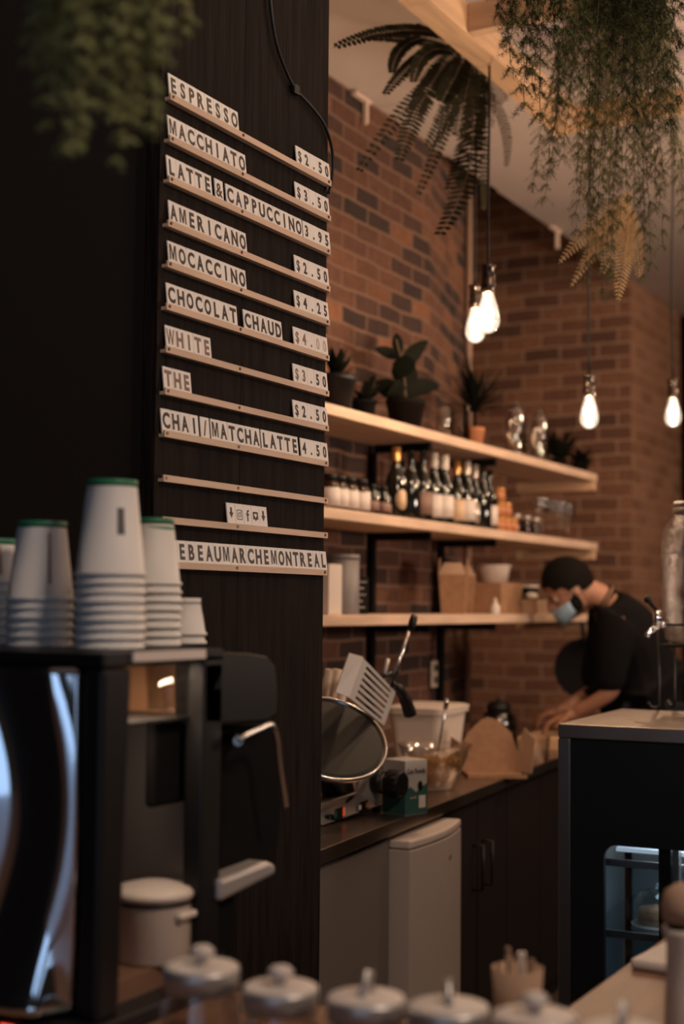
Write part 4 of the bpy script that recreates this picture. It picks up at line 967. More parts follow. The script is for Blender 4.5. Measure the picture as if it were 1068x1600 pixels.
# ================================================================== PAPER CUPS
M_mark = mat('dark_cup_print', (.10, .09, .085), .6)
M_flap = mat('kraft_cup_print', (.42, .26, .2), .6)
cup0 = None
def make_cup(label, loc, h=.13, rb=.031, rt=.0445, group='upturned paper cups on the espresso machine', ring=None):
    t = thing('paper_cup', label, 'cup', loc, group=group)
    MB().lathe([(rt+.0022, .0), (rt+.003, .002), (rt+.0022, .0045), (rt, .005), (rb, h-.006), (rb, h), (rb-.001, h), (rb-.002, h-.01), (0, h-.0101)], 40).build('cup_wall', M_paper, t)
    MB().lathe([(rb+.0006, h-.0085), (rb+.0006, h+.0004), (rb-.0012, h+.0006), (rb-.0014, h-.0085), (rb+.0006, h-.0085)], 40).build('cup_base_ring', ring or M_green, t)
    return t
stacks = [
 (-14, 2.06, .0125, 8, 1.0, 'leftmost stack', .10, 'wide'),
 (61, 1.98, .0128, 6, 1.0, 'second stack from the left', .112, 'tall'),
 (170, 1.91, .0122, 9, 1.0, 'tallest stack', .13, 'tall'),
 (236, 2.06, .0125, 8, .90, 'stack right of the tallest one', .115, 'tall'),
 (288, 2.16, .0130, 2, .80, 'short rightmost stack', .085, 'small')]
tops = [842, 815, 750, 810, 935]
for si, (px, dep, dz, n, sc_, desc, hc, _) in enumerate(stacks):
    base = at(px, 1010, dep); base.z = MZ+.0006
    ztopw = at(px, tops[si], dep).z; H_ = ztopw-base.z
    hc = min(.132, H_-dz*(n-1)) if si == 2 else H_-dz*(n-1)
    proto = None
    for k in range(n):
        loc = base+Vector((random.uniform(-.0006,.0006), random.uniform(-.0006,.0006), dz*k))
        nm = 'topmost' if k == n-1 else ('lowest' if k == 0 else ORD[k]+' upward')
        lab = 'white upturned paper cup, %s in the %s' % (nm, desc)
        if proto is None: proto = make_cup(lab, loc, hc, .0335*sc_ if si != 4 else .023, .0455*sc_ if si != 4 else .031, ring=M_paper if si == 4 else None)
        else: c = dup(proto, loc, lab); last = c
    # printed marks on the top cup
    if si in (1, 2, 0):
        rb, rt = .0335, .0455; a = math.radians(-90)+A+math.radians(-90)+ (math.radians(113) if si == 2 else math.radians(110))
        a = math.atan2(-math.sin(A), -math.cos(A)) + math.radians(28)
        b = MB(); hh0, hh1 = (hc*.42, hc*.70) if si == 2 else (hc*.2, hc*.85); wdt = .13 if si == 2 else .06
        for q in range(4):
            a0 = a-wdt+2*wdt*q/4; a1 = a0+2*wdt/4
            def rp(aa, z): r_ = rt+(rb-rt)*(z-.005)/(hc-.011)+.0004; return (r_*math.cos(aa), r_*math.sin(aa), z)
            vs = [rp(a0,hh0), rp(a1,hh0), rp(a1,hh1), rp(a0,hh1)]; b.add(vs, [(0,1,2,3)], True)
        b.build('cup_print', M_mark if si == 2 else M_flap, last)
# ================================================================== FOREGROUND JARS
M_lid = mat('zinc_jar_lid', (.56, .54, .52), .38, .75)
M_lidt = mat('ivory_lid_top', (.62, .54, .49), .5)
M_brown = mat('brown_sugar_sachet', (.36, .17, .10), .7); M_wht = mat('white_sachet', (.6, .55, .5), .7)
jl = [(315, 1508, 1.52, .0405, 'round knob'), (438, 1540, 1.50, .0405, 'round knob'), (572, 1556, 1.47, .041, 'upright clip'), (700, 1570, 1.43, .0415, 'small clip'), (835, 1585, 1.38, .0415, 'low knob'), (972, 1608, 1.33, .0415, 'bent clip')]
for k, (px, py, dep, r_, kn) in enumerate(jl):
    lt = at(px, py, dep); z1 = lt.z; base = Vector((lt.x, lt.y, KZ+.0006)); hj = z1-base.z
    t = thing('storage_jar', 'glass jar with metal lid and %s, %s from the left on the bar' % (kn, ORD[k]), 'jar', base, random.uniform(-.6, .6), 'lidded glass jars along the bar')
    MB().lathe([(0,0),(r_*.98,0),(r_*1.05,.006),(r_*1.05,hj-.045),(r_*.86,hj-.028),(r_*.86,hj-.012),(r_*.82,hj-.012),(r_*.82,hj-.03),(r_*1.0,hj-.047),(r_*1.0,.008),(0,.006)], 36).build('jar_glass', M_glassb, t)
    MB().lathe([(r_*.9,hj-.024),(r_,hj-.024),(r_*1.01,hj-.004),(r_*.98,hj-.001),(r_*.97,hj-.001)], 36).build('lid_band', M_lid, t)
    MB().lathe([(r_*.975,hj-.0015),(r_*.9,hj+.0005),(r_*.3,hj+.002),(0,hj+.002)], 36).build('lid_top', M_lidt, t)
    if 'knob' in kn: MB().lathe([(.006,hj+.0015),(.005,hj+.006),(.0125,hj+.010),(.014,hj+.015),(.009,hj+.020),(0,hj+.021)], 20).build('lid_knob', M_lidt, t)
    else: MB().tube([(-.012,0,hj+.002),(-.004,0,hj+.010),(.002,0,hj+.024),(.009,0,hj+.022),(.006,0,hj+.008),(.014,0,hj+.002)], .0035, 8).build('lid_clip', M_lid, t)
    for mi, m_ in enumerate((M_brown, M_wht)):
        b = MB(); rnd = random.Random(k*7+mi)
        for q in range(26):
            a = rnd.uniform(0, 6.28); rr = r_*.62*math.sqrt(rnd.random()); z = .014+rnd.random()*(hj-.085)
            c = Vector((rr*math.cos(a), rr*math.sin(a), z)); Mx = Matrix.Translation(c) @ Matrix.Rotation(rnd.uniform(0, 3), 4, 'Z') @ Matrix.Rotation(rnd.uniform(-.9, .9), 4, 'X')
            bb = MB().box((-.011,-.0025,-.007),(.011,.0025,.009)); bb.xf(Mx); b.add(bb.v, bb.f)
        b.build('jar_contents', m_, t)['kind'] = 'stuff'
# kraft cup with sachets behind jars
p = at(808, 1560, 1.70); p.z = KZ+.0006
t = thing('kraft_cup', 'blurred kraft cup of paper sticks behind the fifth jar', 'cup', p)
zt_ = at(808, 1512, 1.70).z-p.z
MB().lathe([(0,0),(.024,0),(.031,zt_),(.0295,zt_),(.0225,.003),(0,.003)], 28).build('cup_wall', M_kraftl, t)
t = t
for k in range(7):
    a = k*.9; d = Vector((.012*math.cos(a), .012*math.sin(a), 0)); ss = MB().box((-.004,-.0015,0),(.004,.0015,zt_+.012*(1+.5*math.sin(k*2.1)))).build('sachet', M_kraftl if k % 2 else M_plast, loc=p+d+Z*.0045)
    ss.rotation_euler = (random.uniform(-.08,.08), random.uniform(-.08,.08), a); tag(ss, 'thin paper sachet standing in the kraft cup', 'sachet', 'sachets in the kraft cup')
# folded cloth + wood-capped bottle at right
p = on_z(1022, 1500, KZ); t = boxthing('folded_cloth', 'folded white cloth at the back edge of the bar', 'cloth', Vector((p.x, KY-.06, KZ+.0008)), .16, .08, .016, M_label, -.1, .006)
p = at(1070, 1500, 1.72); p.z = KZ+.0006
t = thing('pepper_mill', 'pale pepper mill standing at the right edge of the bar', 'pepper mill', p)
z1 = at(1066, 1382, 1.72).z-p.z
MB().lathe([(0,0),(.026,0),(.027,.01),(.024,z1*.35),(.022,z1*.62),(.027,z1*.70),(.027,z1*.73),(0,z1*.73)], 28).build('mill_body', M_plast, t)
MB().lathe([(.020,z1*.735),(.020,z1*.765),(.027,z1*.78),(.029,z1*.86),(.024,z1*.95),(.010,z1),(0,z1)], 28).build('mill_head', M_kraftl, t)
MB().lathe([(.0205,z1*.732),(.0225,z1*.737),(.0225,z1*.76),(.0205,z1*.763),(.0205,z1*.732)], 28).build('mill_band', M_blackp, t)
# ================================================================== TIMBER FRAME OVERHEAD
FZ = 3.17
pA = on_z(867, 213, FZ); pB = on_z(904, 207, FZ); YA, YB = pA.y, pB.y
YA = on_z(750, 112, FZ).y
YB = YA-.085
XF = on_y(905, 215, YB).x
fr_ = thing('timber_frame', 'hanging honey pine ladder frame carrying plants and bulbs', 'timber frame', (XF, YA, FZ)); off = Vector((XF, YA, FZ))
HB = .09
MB().box((1.6, YB, FZ), (XF, YA, FZ+HB)).build('long_beam', M_beam, fr_, off=off, bevel=.003)
MB().box((1.6, .35, FZ), (XF, .43, FZ+HB)).build('long_beam', M_beam, fr_, off=off, bevel=.003)
for xc in (XF-.045, XF-.045-.95, XF-.045-1.9, 1.7):
    MB().box((xc, .431, FZ+.002), (xc+.045, YB-.001, FZ+HB-.002)).build('cross_beam', M_pineY, fr_, off=off, bevel=.003)
for hx in (1.9, 3.2, XF-.1):
    for hy in (YA-.04, .39): MB().cyl((hx, hy, FZ+HB), (hx, hy, H-.014), .005, .005, 8).build('hanger_rod', M_blackm, fr_, off=off)
# ================================================================== PENDANT BULBS
M_fil = mat('glowing_filament', (1,.8,.5), .5, emit=(1, .80, .55), es=60)
M_bulb = glass('lit_bulb_glass', (1, .97, .92), .10, emit=(1, .82, .62), es=.55)
M_sock = mat('dark_brass_socket', (.10, .075, .06), .25, .9)
def pendant(label, tip, scale, ztop, sway=0, power=16):
    t = thing('pendant_bulb', label, 'pendant lamp', tip, group='bare pendant bulbs')
    s = scale
    pr = [(0,0),(.010,.002),(.022,.009),(.030,.022),(.0325,.036),(.031,.052),(.026,.075),(.020,.094),(.0165,.106),(.0145,.113)]
    MB().lathe([(r_*s, z*s) for r_, z in pr], 32).build('bulb_glass', M_bulb, t)
    b = MB()
    for k in range(6):
        a = k*PI/3; r0 = .0055*s; r1 = .010*s
        b.tube([(r0*math.cos(a), r0*math.sin(a), .092*s), (r1*math.cos(a), r1*math.sin(a), .034*s)], .0022*s, 6)
    b.build('filament', M_fil, t)
    MB().lathe([(.0,.112*s),(.0155*s,.112*s),(.0215*s,.116*s),(.0215*s,.140*s),(.0200*s,.142*s),(.0200*s,.180*s),(.0215*s,.182*s),(.0215*s,.192*s),(.008*s,.196*s),(.004*s,.205*s),(0,.205*s)], 28).build('socket', M_sock, t)
    hgt = ztop-tip.z; pts = []
    for k in range(13):
        u_ = k/12; pts.append(Vector((sway*math.sin(u_*3.1), sway*.5*math.sin(u_*5), .195*s+(hgt-.195*s)*u_)))
    MB().tube(pts, .0042, 8).build('cord', M_blackp, t)
    l = bpy.data.lights.new('bulb_light', 'POINT'); l.energy = power; l.color = (1, .68, .44); l.shadow_soft_size = .02
    lo = bpy.data.objects.new('bulb_light', l); COL.objects.link(lo); lo.location = tip+Z*(.06*s)
    return t
pendant('lit pendant bulb nearest the camera, overlapping another bulb', on_y(762, 521, (YA+YB)/2), 1.10, FZ-.001, .004, 13)
pendant('lit pendant bulb partly hidden behind the nearest bulb', on_y(742, 536, YA+.12), 1.0, H-.013, .006, 12)
pendant('lit pendant bulb on a long cord left of the brick column edge', on_x(920, 670, XF-.022), .98, FZ+.001, .006, 15)
pendant('rightmost lit pendant bulb in front of the brick column', at(1051, 667, 5.6), .98, H-.013, .008, 15)
# ================================================================== PLANTS OVERHEAD
def fern_frond(b, s_, base, d, L, droop, w_, n=34, rnd=random, lfw=.42):
    d = Vector(d).normalized(); p = Vector(base); pts = [p.copy()]; step = L/n; dd = d.copy()
    for i in range(n):
        dd = (dd+Vector((0,0,-droop*step*6))+Vector((rnd.gauss(0,.02), rnd.gauss(0,.02), 0))).normalized(); p = p+dd*step; pts.append(p.copy())
    s_.tube(pts, [.0022*(1-.7*i/n) for i in range(n+1)], 5)
    side0 = dd.cross(Vector((rnd.uniform(-.4,.4), rnd.uniform(-.4,.4), 1)))
    vw = (-F0*.7+Vector((rnd.uniform(-.5,.5), rnd.uniform(-.5,.5), .2))).normalized()
    for i in range(2, n):
        t = i/n; tan = (pts[i+1]-pts[i-1]).normalized(); sd = tan.cross(vw).normalized(); wl_ = w_*(math.sin(PI*min(1, t*.85+.13))**.6)
        for s in (-1, 1):
            q = pts[i]; tip = q+(sd*s*.93+tan*.32).normalized()*wl_; leaf(b, q, tip, step*1.05*(.75+lfw), up=vw, n=4, curl=.08)
fp = on_y(735, 62, YA+.17); 
ff = thing('boston_fern', 'dark hanging sword fern with drooping fronds behind the timber beam', 'fern', fp)
rnd = random.Random(3)
MB().lathe([(0,-.03),(.07,-.03),(.10,.05),(.105,.055),(.095,.055),(.066,-.02),(0,-.02)], 28).build('hanging_basket', M_blackmatte, ff)
MB().tube([(0,0,.05),(0,0,H-.012-fp.z)], .003, 6).build('hanging_wire', M_blackm, ff)
lf = MB(); stm = MB()
def frond_px(x0, y0, x1, y1, w_, bendx=0, bendy=0, dy=0, n=30):
    p0 = on_y(x0, y0, YA+.12+dy)-fp; p1 = on_y(x1, y1, YA+.08+dy)-fp; mid = (p0+p1)/2+(on_y(x0+bendx, y0+bendy, YA+.1+dy)-on_y(x0, y0, YA+.1+dy))
    pts = [p0*(1-t)**2+mid*2*t*(1-t)+p1*t*t for t in [k/n for k in range(n+1)]]
    stm.tube(pts, [.0024*(1-.6*k/n) for k in range(n+1)], 5)
    L = (p1-p0).length; step = L/n; vw = (-F0+Vector((rnd.uniform(-.35,.35), rnd.uniform(-.35,.35), rnd.uniform(-.3,.3)))).normalized()
    for i in range(1, n):
        t = i/n; tan = (pts[i+1]-pts[i-1]).normalized(); sd = tan.cross(vw).normalized(); wl_ = w_*(math.sin(PI*min(1, t*.80+.16))**.55)
        for s in (-1, 1):
            tip = pts[i]+(sd*s*.93+tan*rnd.uniform(.2, .45)).normalized()*wl_; leaf(lf, pts[i], tip, min(.0105, step*.62), up=vw, n=4, curl=rnd.uniform(-.05, .18))
FR = [(690,55,520,75,.030,10,-30,0), (660,60,612,115,.028,-20,-20,.03), (705,80,645,130,.03,-20,-40,-.03), (700,95,622,255,.040,-10,-20,0), (715,100,556,275,.03,0,-40,.08), (720,110,650,310,.028,20,-20,.1),
      (730,110,683,372,.050,50,30,-.05), (740,110,700,300,.05,30,0,.0), (725,100,665,235,.045,20,-10,.05), (750,120,788,160,.045,0,-10,-.02), (755,140,790,262,.022,30,-10,-.03), (745,120,755,330,.022,10,20,.06),
      (735,110,715,215,.05,0,-10,-.05), (715,80,640,200,.04,-10,-20,.04), (745,100,735,230,.05,10,0,.02), (700,70,600,150,.035,0,-30,.05), (725,90,690,160,.05,0,0,-.04), (735,90,765,200,.045,10,-10,.03), (690,60,655,40,.03,-5,-8,0), (700,75,560,60,.02,0,-12,.1)]
for a_ in FR: frond_px(*a_)
lf.build('fronds', M_leaff, ff); stm.build('frond_stems', M_stem, ff)
# asparagus ferns: hanging plumes of fine needles
def asparagus(name, label, root, stems, m_, seed, needle=.012, wid=.0012, potr=.09, potz=.0, hang=None, dens=1.0, plume=.035):
    rnd = random.Random(seed); t = thing(name, label, 'fern', root); lf = MB(); st_ = MB()
    MB().lathe([(0,potz),(potr*.7,potz),(potr,potz+.12),(potr*1.03,potz+.125),(potr*.93,potz+.125),(potr*.66,potz+.01),(0,potz+.01)], 28).build('pot', M_blackmatte, t)
    if hang: MB().tube([(0,0,potz+.12),(0,0,hang-root.z)], .003, 6).build('hanging_wire', M_blackm, t)
    vs, fs = [], []
    for (ends, L) in stems:
        p0 = Vector((rnd.gauss(0, potr*.35), rnd.gauss(0, potr*.35), potz+.12)); p1 = Vector(ends)-root
        out = Vector((p1.x-p0.x, p1.y-p0.y, 0)); mid = p0+out*.75+Vector((0,0,.06))
        n = max(14, int(42*dens)); pts = [p0*(1-q)**2+mid*2*q*(1-q)+p1*q*q for q in [k/n for k in range(n+1)]]
        for k in range(1, n+1): pts[k] += Vector((rnd.gauss(0,.002), rnd.gauss(0,.002), rnd.gauss(0,.002)))
        st_.tube(pts, [.0016*(1-.6*k/n) for k in range(n+1)], 4)
        for i in range(3, n+1):
            q = i/n; tan = (pts[i]-pts[i-1]).normalized()
            for br_ in range(6):
                rv = Vector((rnd.gauss(0,1), rnd.gauss(0,1), rnd.gauss(0,.6))); rv = (rv-tan*rv.dot(tan)).normalized()
                bd = (rv+tan*.7+Vector((0,0,-.3))).normalized(); bl_ = plume*rnd.uniform(.5, 1.15)*(1.05-q*.6)
                m_n = 7
                for j in range(1, m_n+1):
                    c = pts[i]+bd*(bl_*j/m_n)+Vector((0,0,-.1*bl_*(j/m_n)**2))
                    for s2 in range(5):
                        nd = Vector((rnd.gauss(0,1), rnd.gauss(0,1), rnd.gauss(0,1))).normalized()+bd*.6; nd.normalize(); sd = nd.orthogonal().normalized()*wid
                        k0 = len(vs); e_ = c+nd*needle*rnd.uniform(.6,1.1); vs += [c-sd, c+sd, e_]; fs.append((k0, k0+1, k0+2))
    lf.add(vs, fs, False); lf.build('foliage', m_, t); st_.build('stems', M_stem, t)
    return t
def ends_px(lst, dep, jit=.05, rnd=random.Random(5)):
    out = []
    for x, y in lst: out.append((at(x+rnd.uniform(-8,8), y+rnd.uniform(-10,10), dep+rnd.uniform(-jit, jit)), 0))
    return out
# top-left blurred plant (near)
r1 = at(170, -160, 1.45)
asparagus('asparagus_fern', 'blurred feathery green fern hanging in the top left corner', r1, ends_px([(45,80),(60,120),(85,190),(95,215),(75,150),(110,160),(130,190),(150,150),(118,225),(165,170),(180,140),(200,215),(190,235),(225,160),(240,200),(215,100),(250,120),(160,90),(100,90),(135,80),(190,60),(245,60),(265,90),(280,50),(60,40),(290,20),(70,60),(205,170),(120,200),(180,180)], 1.45, .06), M_aspb, 11, needle=.008, wid=.0005, potr=.055, hang=H-.015, plume=.030, dens=.8)
# near dark plant at top right
r2 = at(930, -170, 2.7)
asparagus('asparagus_fern', 'dark green feathery fern at the top right in front of the timber frame', r2, ends_px([(790,60),(800,110),(815,150),(840,120),(830,60),(860,90),(880,140),(900,110),(860,30),(910,60),(940,130),(950,90),(970,160),(990,110),(1000,60),(1020,150),(1040,110),(1060,140),(1060,60),(880,60),(845,170),(920,170),(965,60),(1030,60),(820,100),(770,20),(800,30),(1040,190),(985,190),(870,10),(930,20),(1000,10),(1060,10)], 2.7, .12), M_asp, 12, needle=.013, wid=.0007, potr=.10, hang=H-.015, plume=.065, dens=.85)
r3 = at(985, 40, 3.6)
AF3 = asparagus('asparagus_fern', 'long trailing asparagus fern hanging right of the timber frame corner', r3, ends_px([(860,260),(850,300),(875,250),(835,280),(900,240),(930,400),(905,360),(925,330),(915,430),(945,440),(950,380),(960,420),(985,300),(1000,360),(1010,250),(1020,320),(1040,280),(1060,340),(1055,240),(1040,380),(975,340),(940,300),(965,260),(1000,420),(1020,400),(955,460),(900,300),(925,260),(1010,200),(1045,200),(985,230),(890,180),(1065,290),(860,210),(930,350),(990,330)], 3.6, .12), M_aspl, 13, needle=.012, wid=.0005, potr=.10, hang=H-.015, plume=.07, dens=.9)
# dried golden fronds below
r4 = at(985, 300, 3.9)
lf = MB(); stm = MB(); fp = r4
def frond2(x0, y0, x1, y1, w_, n=26):
    p0 = at(x0, y0, 3.9)-r4; p1 = at(x1, y1, 3.85)-r4; mid = (p0+p1)/2+Vector((0, 0, .02)); pts = [p0*(1-q)**2+mid*2*q*(1-q)+p1*q*q for q in [k/n for k in range(n+1)]]
    stm.tube(pts, .0014, 4); step = (p1-p0).length/n; vw = (-F0+Vector((rnd.uniform(-.3,.3), rnd.uniform(-.3,.3), 0))).normalized()
    for i in range(1, n):
        q = i/n; tan = (pts[i+1]-pts[i-1]).normalized(); sd = tan.cross(vw).normalized(); wl_ = w_*math.sin(PI*min(1, q*.85+.1))
        for s in (-1, 1): leaf(lf, pts[i], pts[i]+(sd*s+tan*.5).normalized()*wl_, step*.55, up=vw, n=3, curl=.1)
for a_ in ((985,300,872,412,.03), (985,310,890,450,.025), (985,320,915,395,.03), (985,330,965,472,.035), (985,300,940,430,.035), (985,320,975,420,.035), (985,320,905,420,.03), (985,330,1000,440,.03)): frond2(*a_)
o = lf.build('dried_fronds', M_dry, AF3); o.location = r4-r3; stm.build('frond_stems', M_dry, o)
# ================================================================== BARISTA
PD = 6.0
def pj(px, py, d=PD): return at(px, py, d)
def skin(verts, edges, radii, root=0, sub=2):
    me = bpy.data.meshes.new('sk'); me.from_pydata([tuple(v) for v in verts], edges, []); o = bpy.data.objects.new('sk', me); COL.objects.link(o)
    md = o.modifiers.new('skin', 'SKIN'); md.use_smooth_shade = True
    lay = me.skin_vertices[0].data
    for i, r_ in enumerate(radii): lay[i].radius = r_ if isinstance(r_, tuple) else (r_, r_)
    lay[root].use_root = True
    sb_ = o.modifiers.new('sub', 'SUBSURF'); sb_.levels = sub; sb_.render_levels = sub
    bpy.context.view_layer.update()
    res = bpy.data.meshes.new_from_object(o.evaluated_get(bpy.context.evaluated_depsgraph_get())); bpy.data.objects.remove(o); return res
def fuse(meshes, name, material, parent, off, voxel=.006, smooth=3):
    import bmesh
    bm = bmesh.new()
    for me in meshes: bm.from_mesh(me)
    me = bpy.data.meshes.new(name); bm.to_mesh(me); bm.free(); o = bpy.data.objects.new(name, me); COL.objects.link(o)
    r = o.modifiers.new('remesh', 'REMESH'); r.mode = 'VOXEL'; r.voxel_size = voxel; r.use_smooth_shade = True
    s = o.modifiers.new('smooth', 'SMOOTH'); s.iterations = smooth; s.factor = .5
    bpy.context.view_layer.update()
    res = bpy.data.meshes.new_from_object(o.evaluated_get(bpy.context.evaluated_depsgraph_get())); bpy.data.objects.remove(o)
    for q in res.vertices: q.co = q.co-Vector(off)
    res.materials.clear(); res.materials.append(material)
    for pl in res.polygons: pl.use_smooth = True
    ob = bpy.data.objects.new(name, res); COL.objects.link(ob); ob.parent = parent; return ob
def mbmesh(b):
    me = bpy.data.meshes.new('x'); me.from_pydata([tuple(v) for v in b.v], [], b.f); return me
pel = pj(1012, 1120, 6.05)
fz = Vector((pel.x, pel.y, 0))
per = thing('person', 'person in black sweater and blue face mask bending over the worktop', 'person', fz)
L_ = -R0                      # facing direction (image left)
N_ = -F0                      # towards camera = person's left side
chest = pj(985, 1010); upch = pj(968, 958); neck = pj(940, 936); hbase = pj(920, 925)
hc = pj(889, 921)             # head centre
shL = pj(965, 962, PD-.17); shR = pj(955, 955, PD+.19)
elL = pj(957, 1082, PD-.20); elR = pj(930, 1078, PD+.16)
wrL = pj(893, 1116, PD-.14); wrR = pj(878, 1108, PD+.05)
hipL = pel+N_*.09-Z*.05; hipR = pel-N_*.09-Z*.05
knL = Vector((hipL.x, hipL.y, .5))+L_*.03; knR = Vector((hipR.x, hipR.y, .5))+L_*.02
anL = Vector((hipL.x, hipL.y, .09))-L_*.03; anR = Vector((hipR.x, hipR.y, .09))-L_*.04
toL = anL+L_*.17-Z*.045; toR = anR+L_*.17-Z*.045
V = [pel, (pel+chest)/2, chest, upch, neck, hbase, shL, elL, wrL, shR, elR, wrR, hipL, knL, anL, toL, hipR, knR, anR, toR]
E = [(0,1),(1,2),(2,3),(3,4),(4,5),(3,6),(6,7),(7,8),(3,9),(9,10),(10,11),(0,12),(12,13),(13,14),(14,15),(0,16),(16,17),(17,18),(18,19)]
RD = [.13,.12,.115,.078,.054,.054,.045,.040,.026,.045,.040,.026,.085,.058,.04,.035,.085,.058,.04,.035]
M_skin = mat('skin', (.36, .17, .10), .55, sub=.1)
parts = [skin(V, E, RD)]
# head: shaped, tilted forward
fd = (L_*.80 - Z*.60).normalized()        # face direction
hu = (L_*.60 + Z*.80).normalized()        # crown direction
hs = N_
RM = Matrix((fd, hs, hu)).transposed()
def hp_(f_, s_, u_): return hc+fd*f_+hs*s_+hu*u_
hb = MB(); hb.sphere(hp_(-.008,0,.025), 1, 28, 18, (.096,.076,.092), RM)
hb.sphere(hp_(.02,0,-.03), 1, 22, 14, (.072,.062,.085), RM)
hb.sphere(hp_(.06,0,-.085), 1, 16, 10, (.03,.03,.026), RM)          # chin
hb.sphere(hp_(.098,0,-.025), 1, 12, 8, (.018,.013,.024), RM)          # nose
hb.sphere(hp_(.094,0,-.002), 1, 12, 8, (.012,.009,.026), RM)
hb.sphere(hp_(.082,0,.018), 1, 14, 8, (.016,.05,.012), RM)            # brow
for s in (-1, 1):
    hb.sphere(hp_(-.008, s*.076, -.012), 1, 12, 10, (.018,.010,.031), RM)   # ears
hb.tube([hp_(-.03,0,-.045), hbase, neck], [.056,.056,.06], 16)
parts.append(mbmesh(hb))
# hands: palm + five fingers, curled over the food
def hand(w, side, fwd):
    up = Z; sd = fwd.cross(up).normalized()*side; out = MB()
    V = [w, w+fwd*.045-Z*.008]; 
    out.sphere(w+fwd*.045-Z*.006, 1, 16, 10, (.048,.040,.017), Matrix((fwd, sd, up)).transposed())
    out.tube([w-fwd*.03, w+fwd*.02], [.025,.026], 12)
    for k, (o_, L) in enumerate(((-.029,.062),(-.010,.074),(.010,.078),(.029,.070))):
        p0 = w+fwd*.07+sd*o_-Z*.006; p1 = p0+fwd*L*.42-Z*.008; p2 = p1+fwd*L*.22-Z*.022; p3 = p2+fwd*L*.05-Z*.022
        out.tube([p0-fwd*.02, p0, p1, p2, p3], [.010,.0095,.0088,.008,.0066], 10); out.sphere(p3, .0068, 8, 6)
    t0 = w+fwd*.02+sd*.028; out.tube([t0, t0+fwd*.02+sd*.022-Z*.01, t0+fwd*.045+sd*.026-Z*.022, t0+fwd*.062+sd*.020-Z*.036], [.013,.0115,.010,.0085], 10)
    return mbmesh(out)
hf = (L_*.86-Z*.18-F0*.0).normalized()
parts += [hand(wrL, -1, hf), hand(wrR, 1, hf)]
body = fuse(parts, 'body', M_skin, per, fz, .0065, 2)
# sweater
Vs = [pel+Z*.02, (pel+chest)/2, chest, upch, neck-(neck-upch)*.25, shL, elL+(wrL-elL)*.12, shR, elR+(wrR-elR)*.12, pel-Z*.06]
Es = [(0,1),(1,2),(2,3),(3,4),(3,5),(5,6),(3,7),(7,8),(0,9)]
M_sw = mat('black_sweater', (.006,.005,.005), .9, spec=.1, bump=.2, bscale=90)
fuse([skin(Vs, Es, [.175,.168,.18,.155,.078,.098,.062,.098,.062,.17])], 'sweater', M_sw, per, fz, .008, 3)
cp0 = upch+(neck-upch)*.72; cdir = (hbase-upch).normalized()
MB().lathe([(.066,-.014),(.072,-.01),(.073,.012),(.066,.016),(.062,.012),(.062,-.012),(.066,-.014)], 32, cp0+cdir*.018, cdir).build('collar', M_sw, per, off=fz)
MB().lathe([(.0735,.010),(.0745,.012),(.0745,.015),(.0735,.017),(.0735,.010)], 32, cp0+cdir*.010, cdir).build('neck_strap', mat('tan_strap', (.35,.2,.12), .6), per, off=fz)
Vt = [pel-Z*.02, hipL, knL, anL+Z*.02, hipR, knR, anR+Z*.02]; Et = [(0,1),(1,2),(2,3),(0,4),(4,5),(5,6)]
fuse([skin(Vt, Et, [.15,.10,.072,.056,.10,.072,.056])], 'trousers', mat('dark_trousers', (.012,.012,.015), .85), per, fz, .009, 2)
sh_ = MB()
for an, to in ((anL, toL), (anR, toR)):
    sh_.sphere((an+to)/2-Z*.01+L_*.01, 1, 18, 10, (.15,.05,.045), Matrix((L_, N_, Z)).transposed()); sh_.sphere(an-Z*.02, 1, 14, 8, (.06,.045,.055), Matrix((L_, N_, Z)).transposed())
for v in sh_.v: v.z = max(v.z, .002)
sh_.build('shoes', M_blackmatte, per, off=fz)
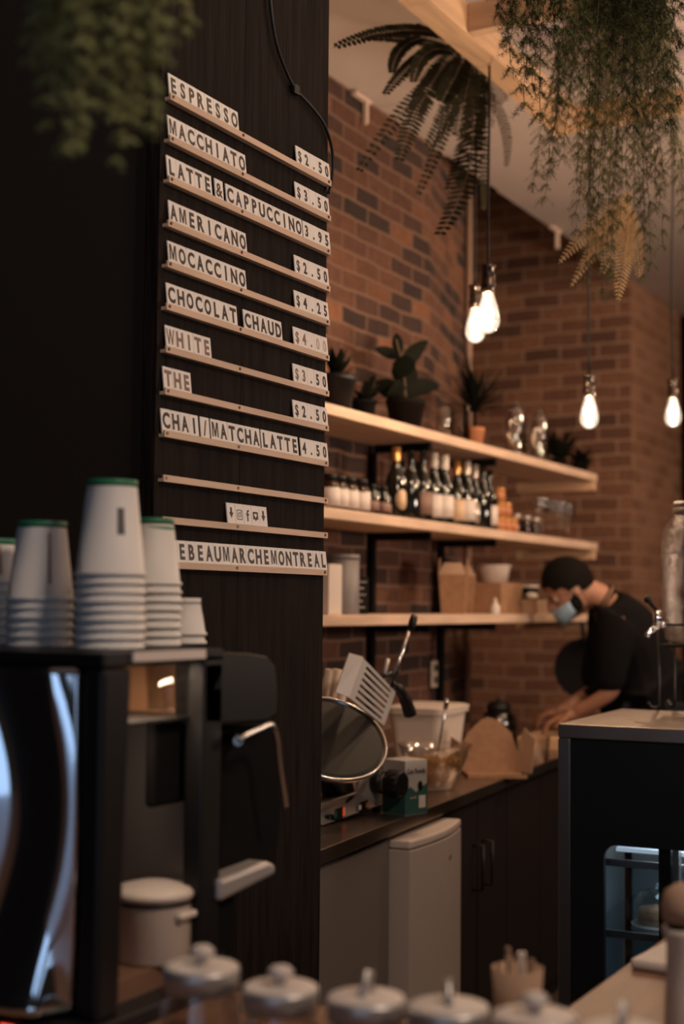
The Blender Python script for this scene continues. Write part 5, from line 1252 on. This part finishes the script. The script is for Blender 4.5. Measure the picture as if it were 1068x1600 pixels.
# hair: cap following skull, short sides
hb = MB(); vs = []; fs = []; nu, nv = 36, 18; rnd = random.Random(4)
for i in range(nu):
    a = 2*PI*i/nu
    # lower limit of hair by angle (a=0 front)
    ca_ = math.cos(a)
    low = .36*PI if ca_ > .75 else (.46*PI if ca_ > .25 else (.56*PI if ca_ > -.3 else .67*PI))
    for j in range(nv+1):
        t_ = low*j/nv; k_ = 1.0+.10*(1-j/nv)+.012*math.sin(i*3.1)*math.sin(j*2.3)
        vs.append(hp_(-.008+.103*k_*math.sin(t_)*math.cos(a), .081*(1+.04*(1-j/nv))*math.sin(t_)*math.sin(a), .022+.104*k_*math.cos(t_)))
for i in range(nu):
    for j in range(nv):
        k0 = i*(nv+1)+j; k1 = ((i+1) % nu)*(nv+1)+j; fs.append((k0, k1, k1+1, k0+1))
hb.add(vs, fs, True); o = hb.build('hair', mat('dark_brown_hair', (.006,.004,.003), .8, spec=.1, bump=.6, bscale=60, stretch=(1,1,4)), per, off=fz); sm = o.modifiers.new('s', 'SOLIDIFY'); sm.thickness = .008
# beard, eyes, eyebrows
for s in (-1, 1):
    MB().sphere(hp_(.076, s*.03, .003), 1, 12, 8, (.010,.013,.009), RM).build('eye', mat('eye_white', (.5,.42,.38), .3), per, off=fz)
    MB().sphere(hp_(.084, s*.03, .003), 1, 10, 6, (.004,.006,.006), RM).build('iris', M_blackp, per, off=fz)
    MB().sphere(hp_(.086, s*.032, .022), 1, 12, 6, (.006,.022,.005), RM).build('eyebrow', MATS['dark_brown_hair'], per, off=fz)
    MB().sphere(hp_(.018, s*.060, -.058), 1, 14, 8, (.026,.010,.036), RM).build('beard', MATS['dark_brown_hair'], per, off=fz)
# mask: bowl over nose, mouth, chin
vs = []; fs = []; n1, n2 = 14, 10
for i in range(n1+1):
    a = math.radians(-78+156*i/n1)
    for j in range(n2+1):
        q = j/n2; z = -.028-.085*q; bulge = .016*math.sin(PI*q); taper = 1-.28*q
        rr = .086+bulge
        vs.append(hp_(.016+rr*math.cos(a)*(1-.08*q)+.006, .073*taper*math.sin(a), z*(.55+.45*abs(math.cos(a)))-.02*(1-abs(math.cos(a)))))
for i in range(n1):
    for j in range(n2): k0 = i*(n2+1)+j; fs.append((k0, k0+n2+1, k0+n2+2, k0+1))
hb = MB(); hb.add(vs, fs, True); o = hb.build('face_mask', mat('blue_face_mask', (.30,.42,.52), .8), per, off=fz); sm = o.modifiers.new('s', 'SOLIDIFY'); sm.thickness = .003
for s in (-1, 1):
    MB().tube([hp_(.03, s*.074, -.03), hp_(.005, s*.082, .0), hp_(-.02, s*.082, .008), hp_(-.028, s*.08, -.012)], .0018, 6).build('mask_loop', M_label, per, off=fz)
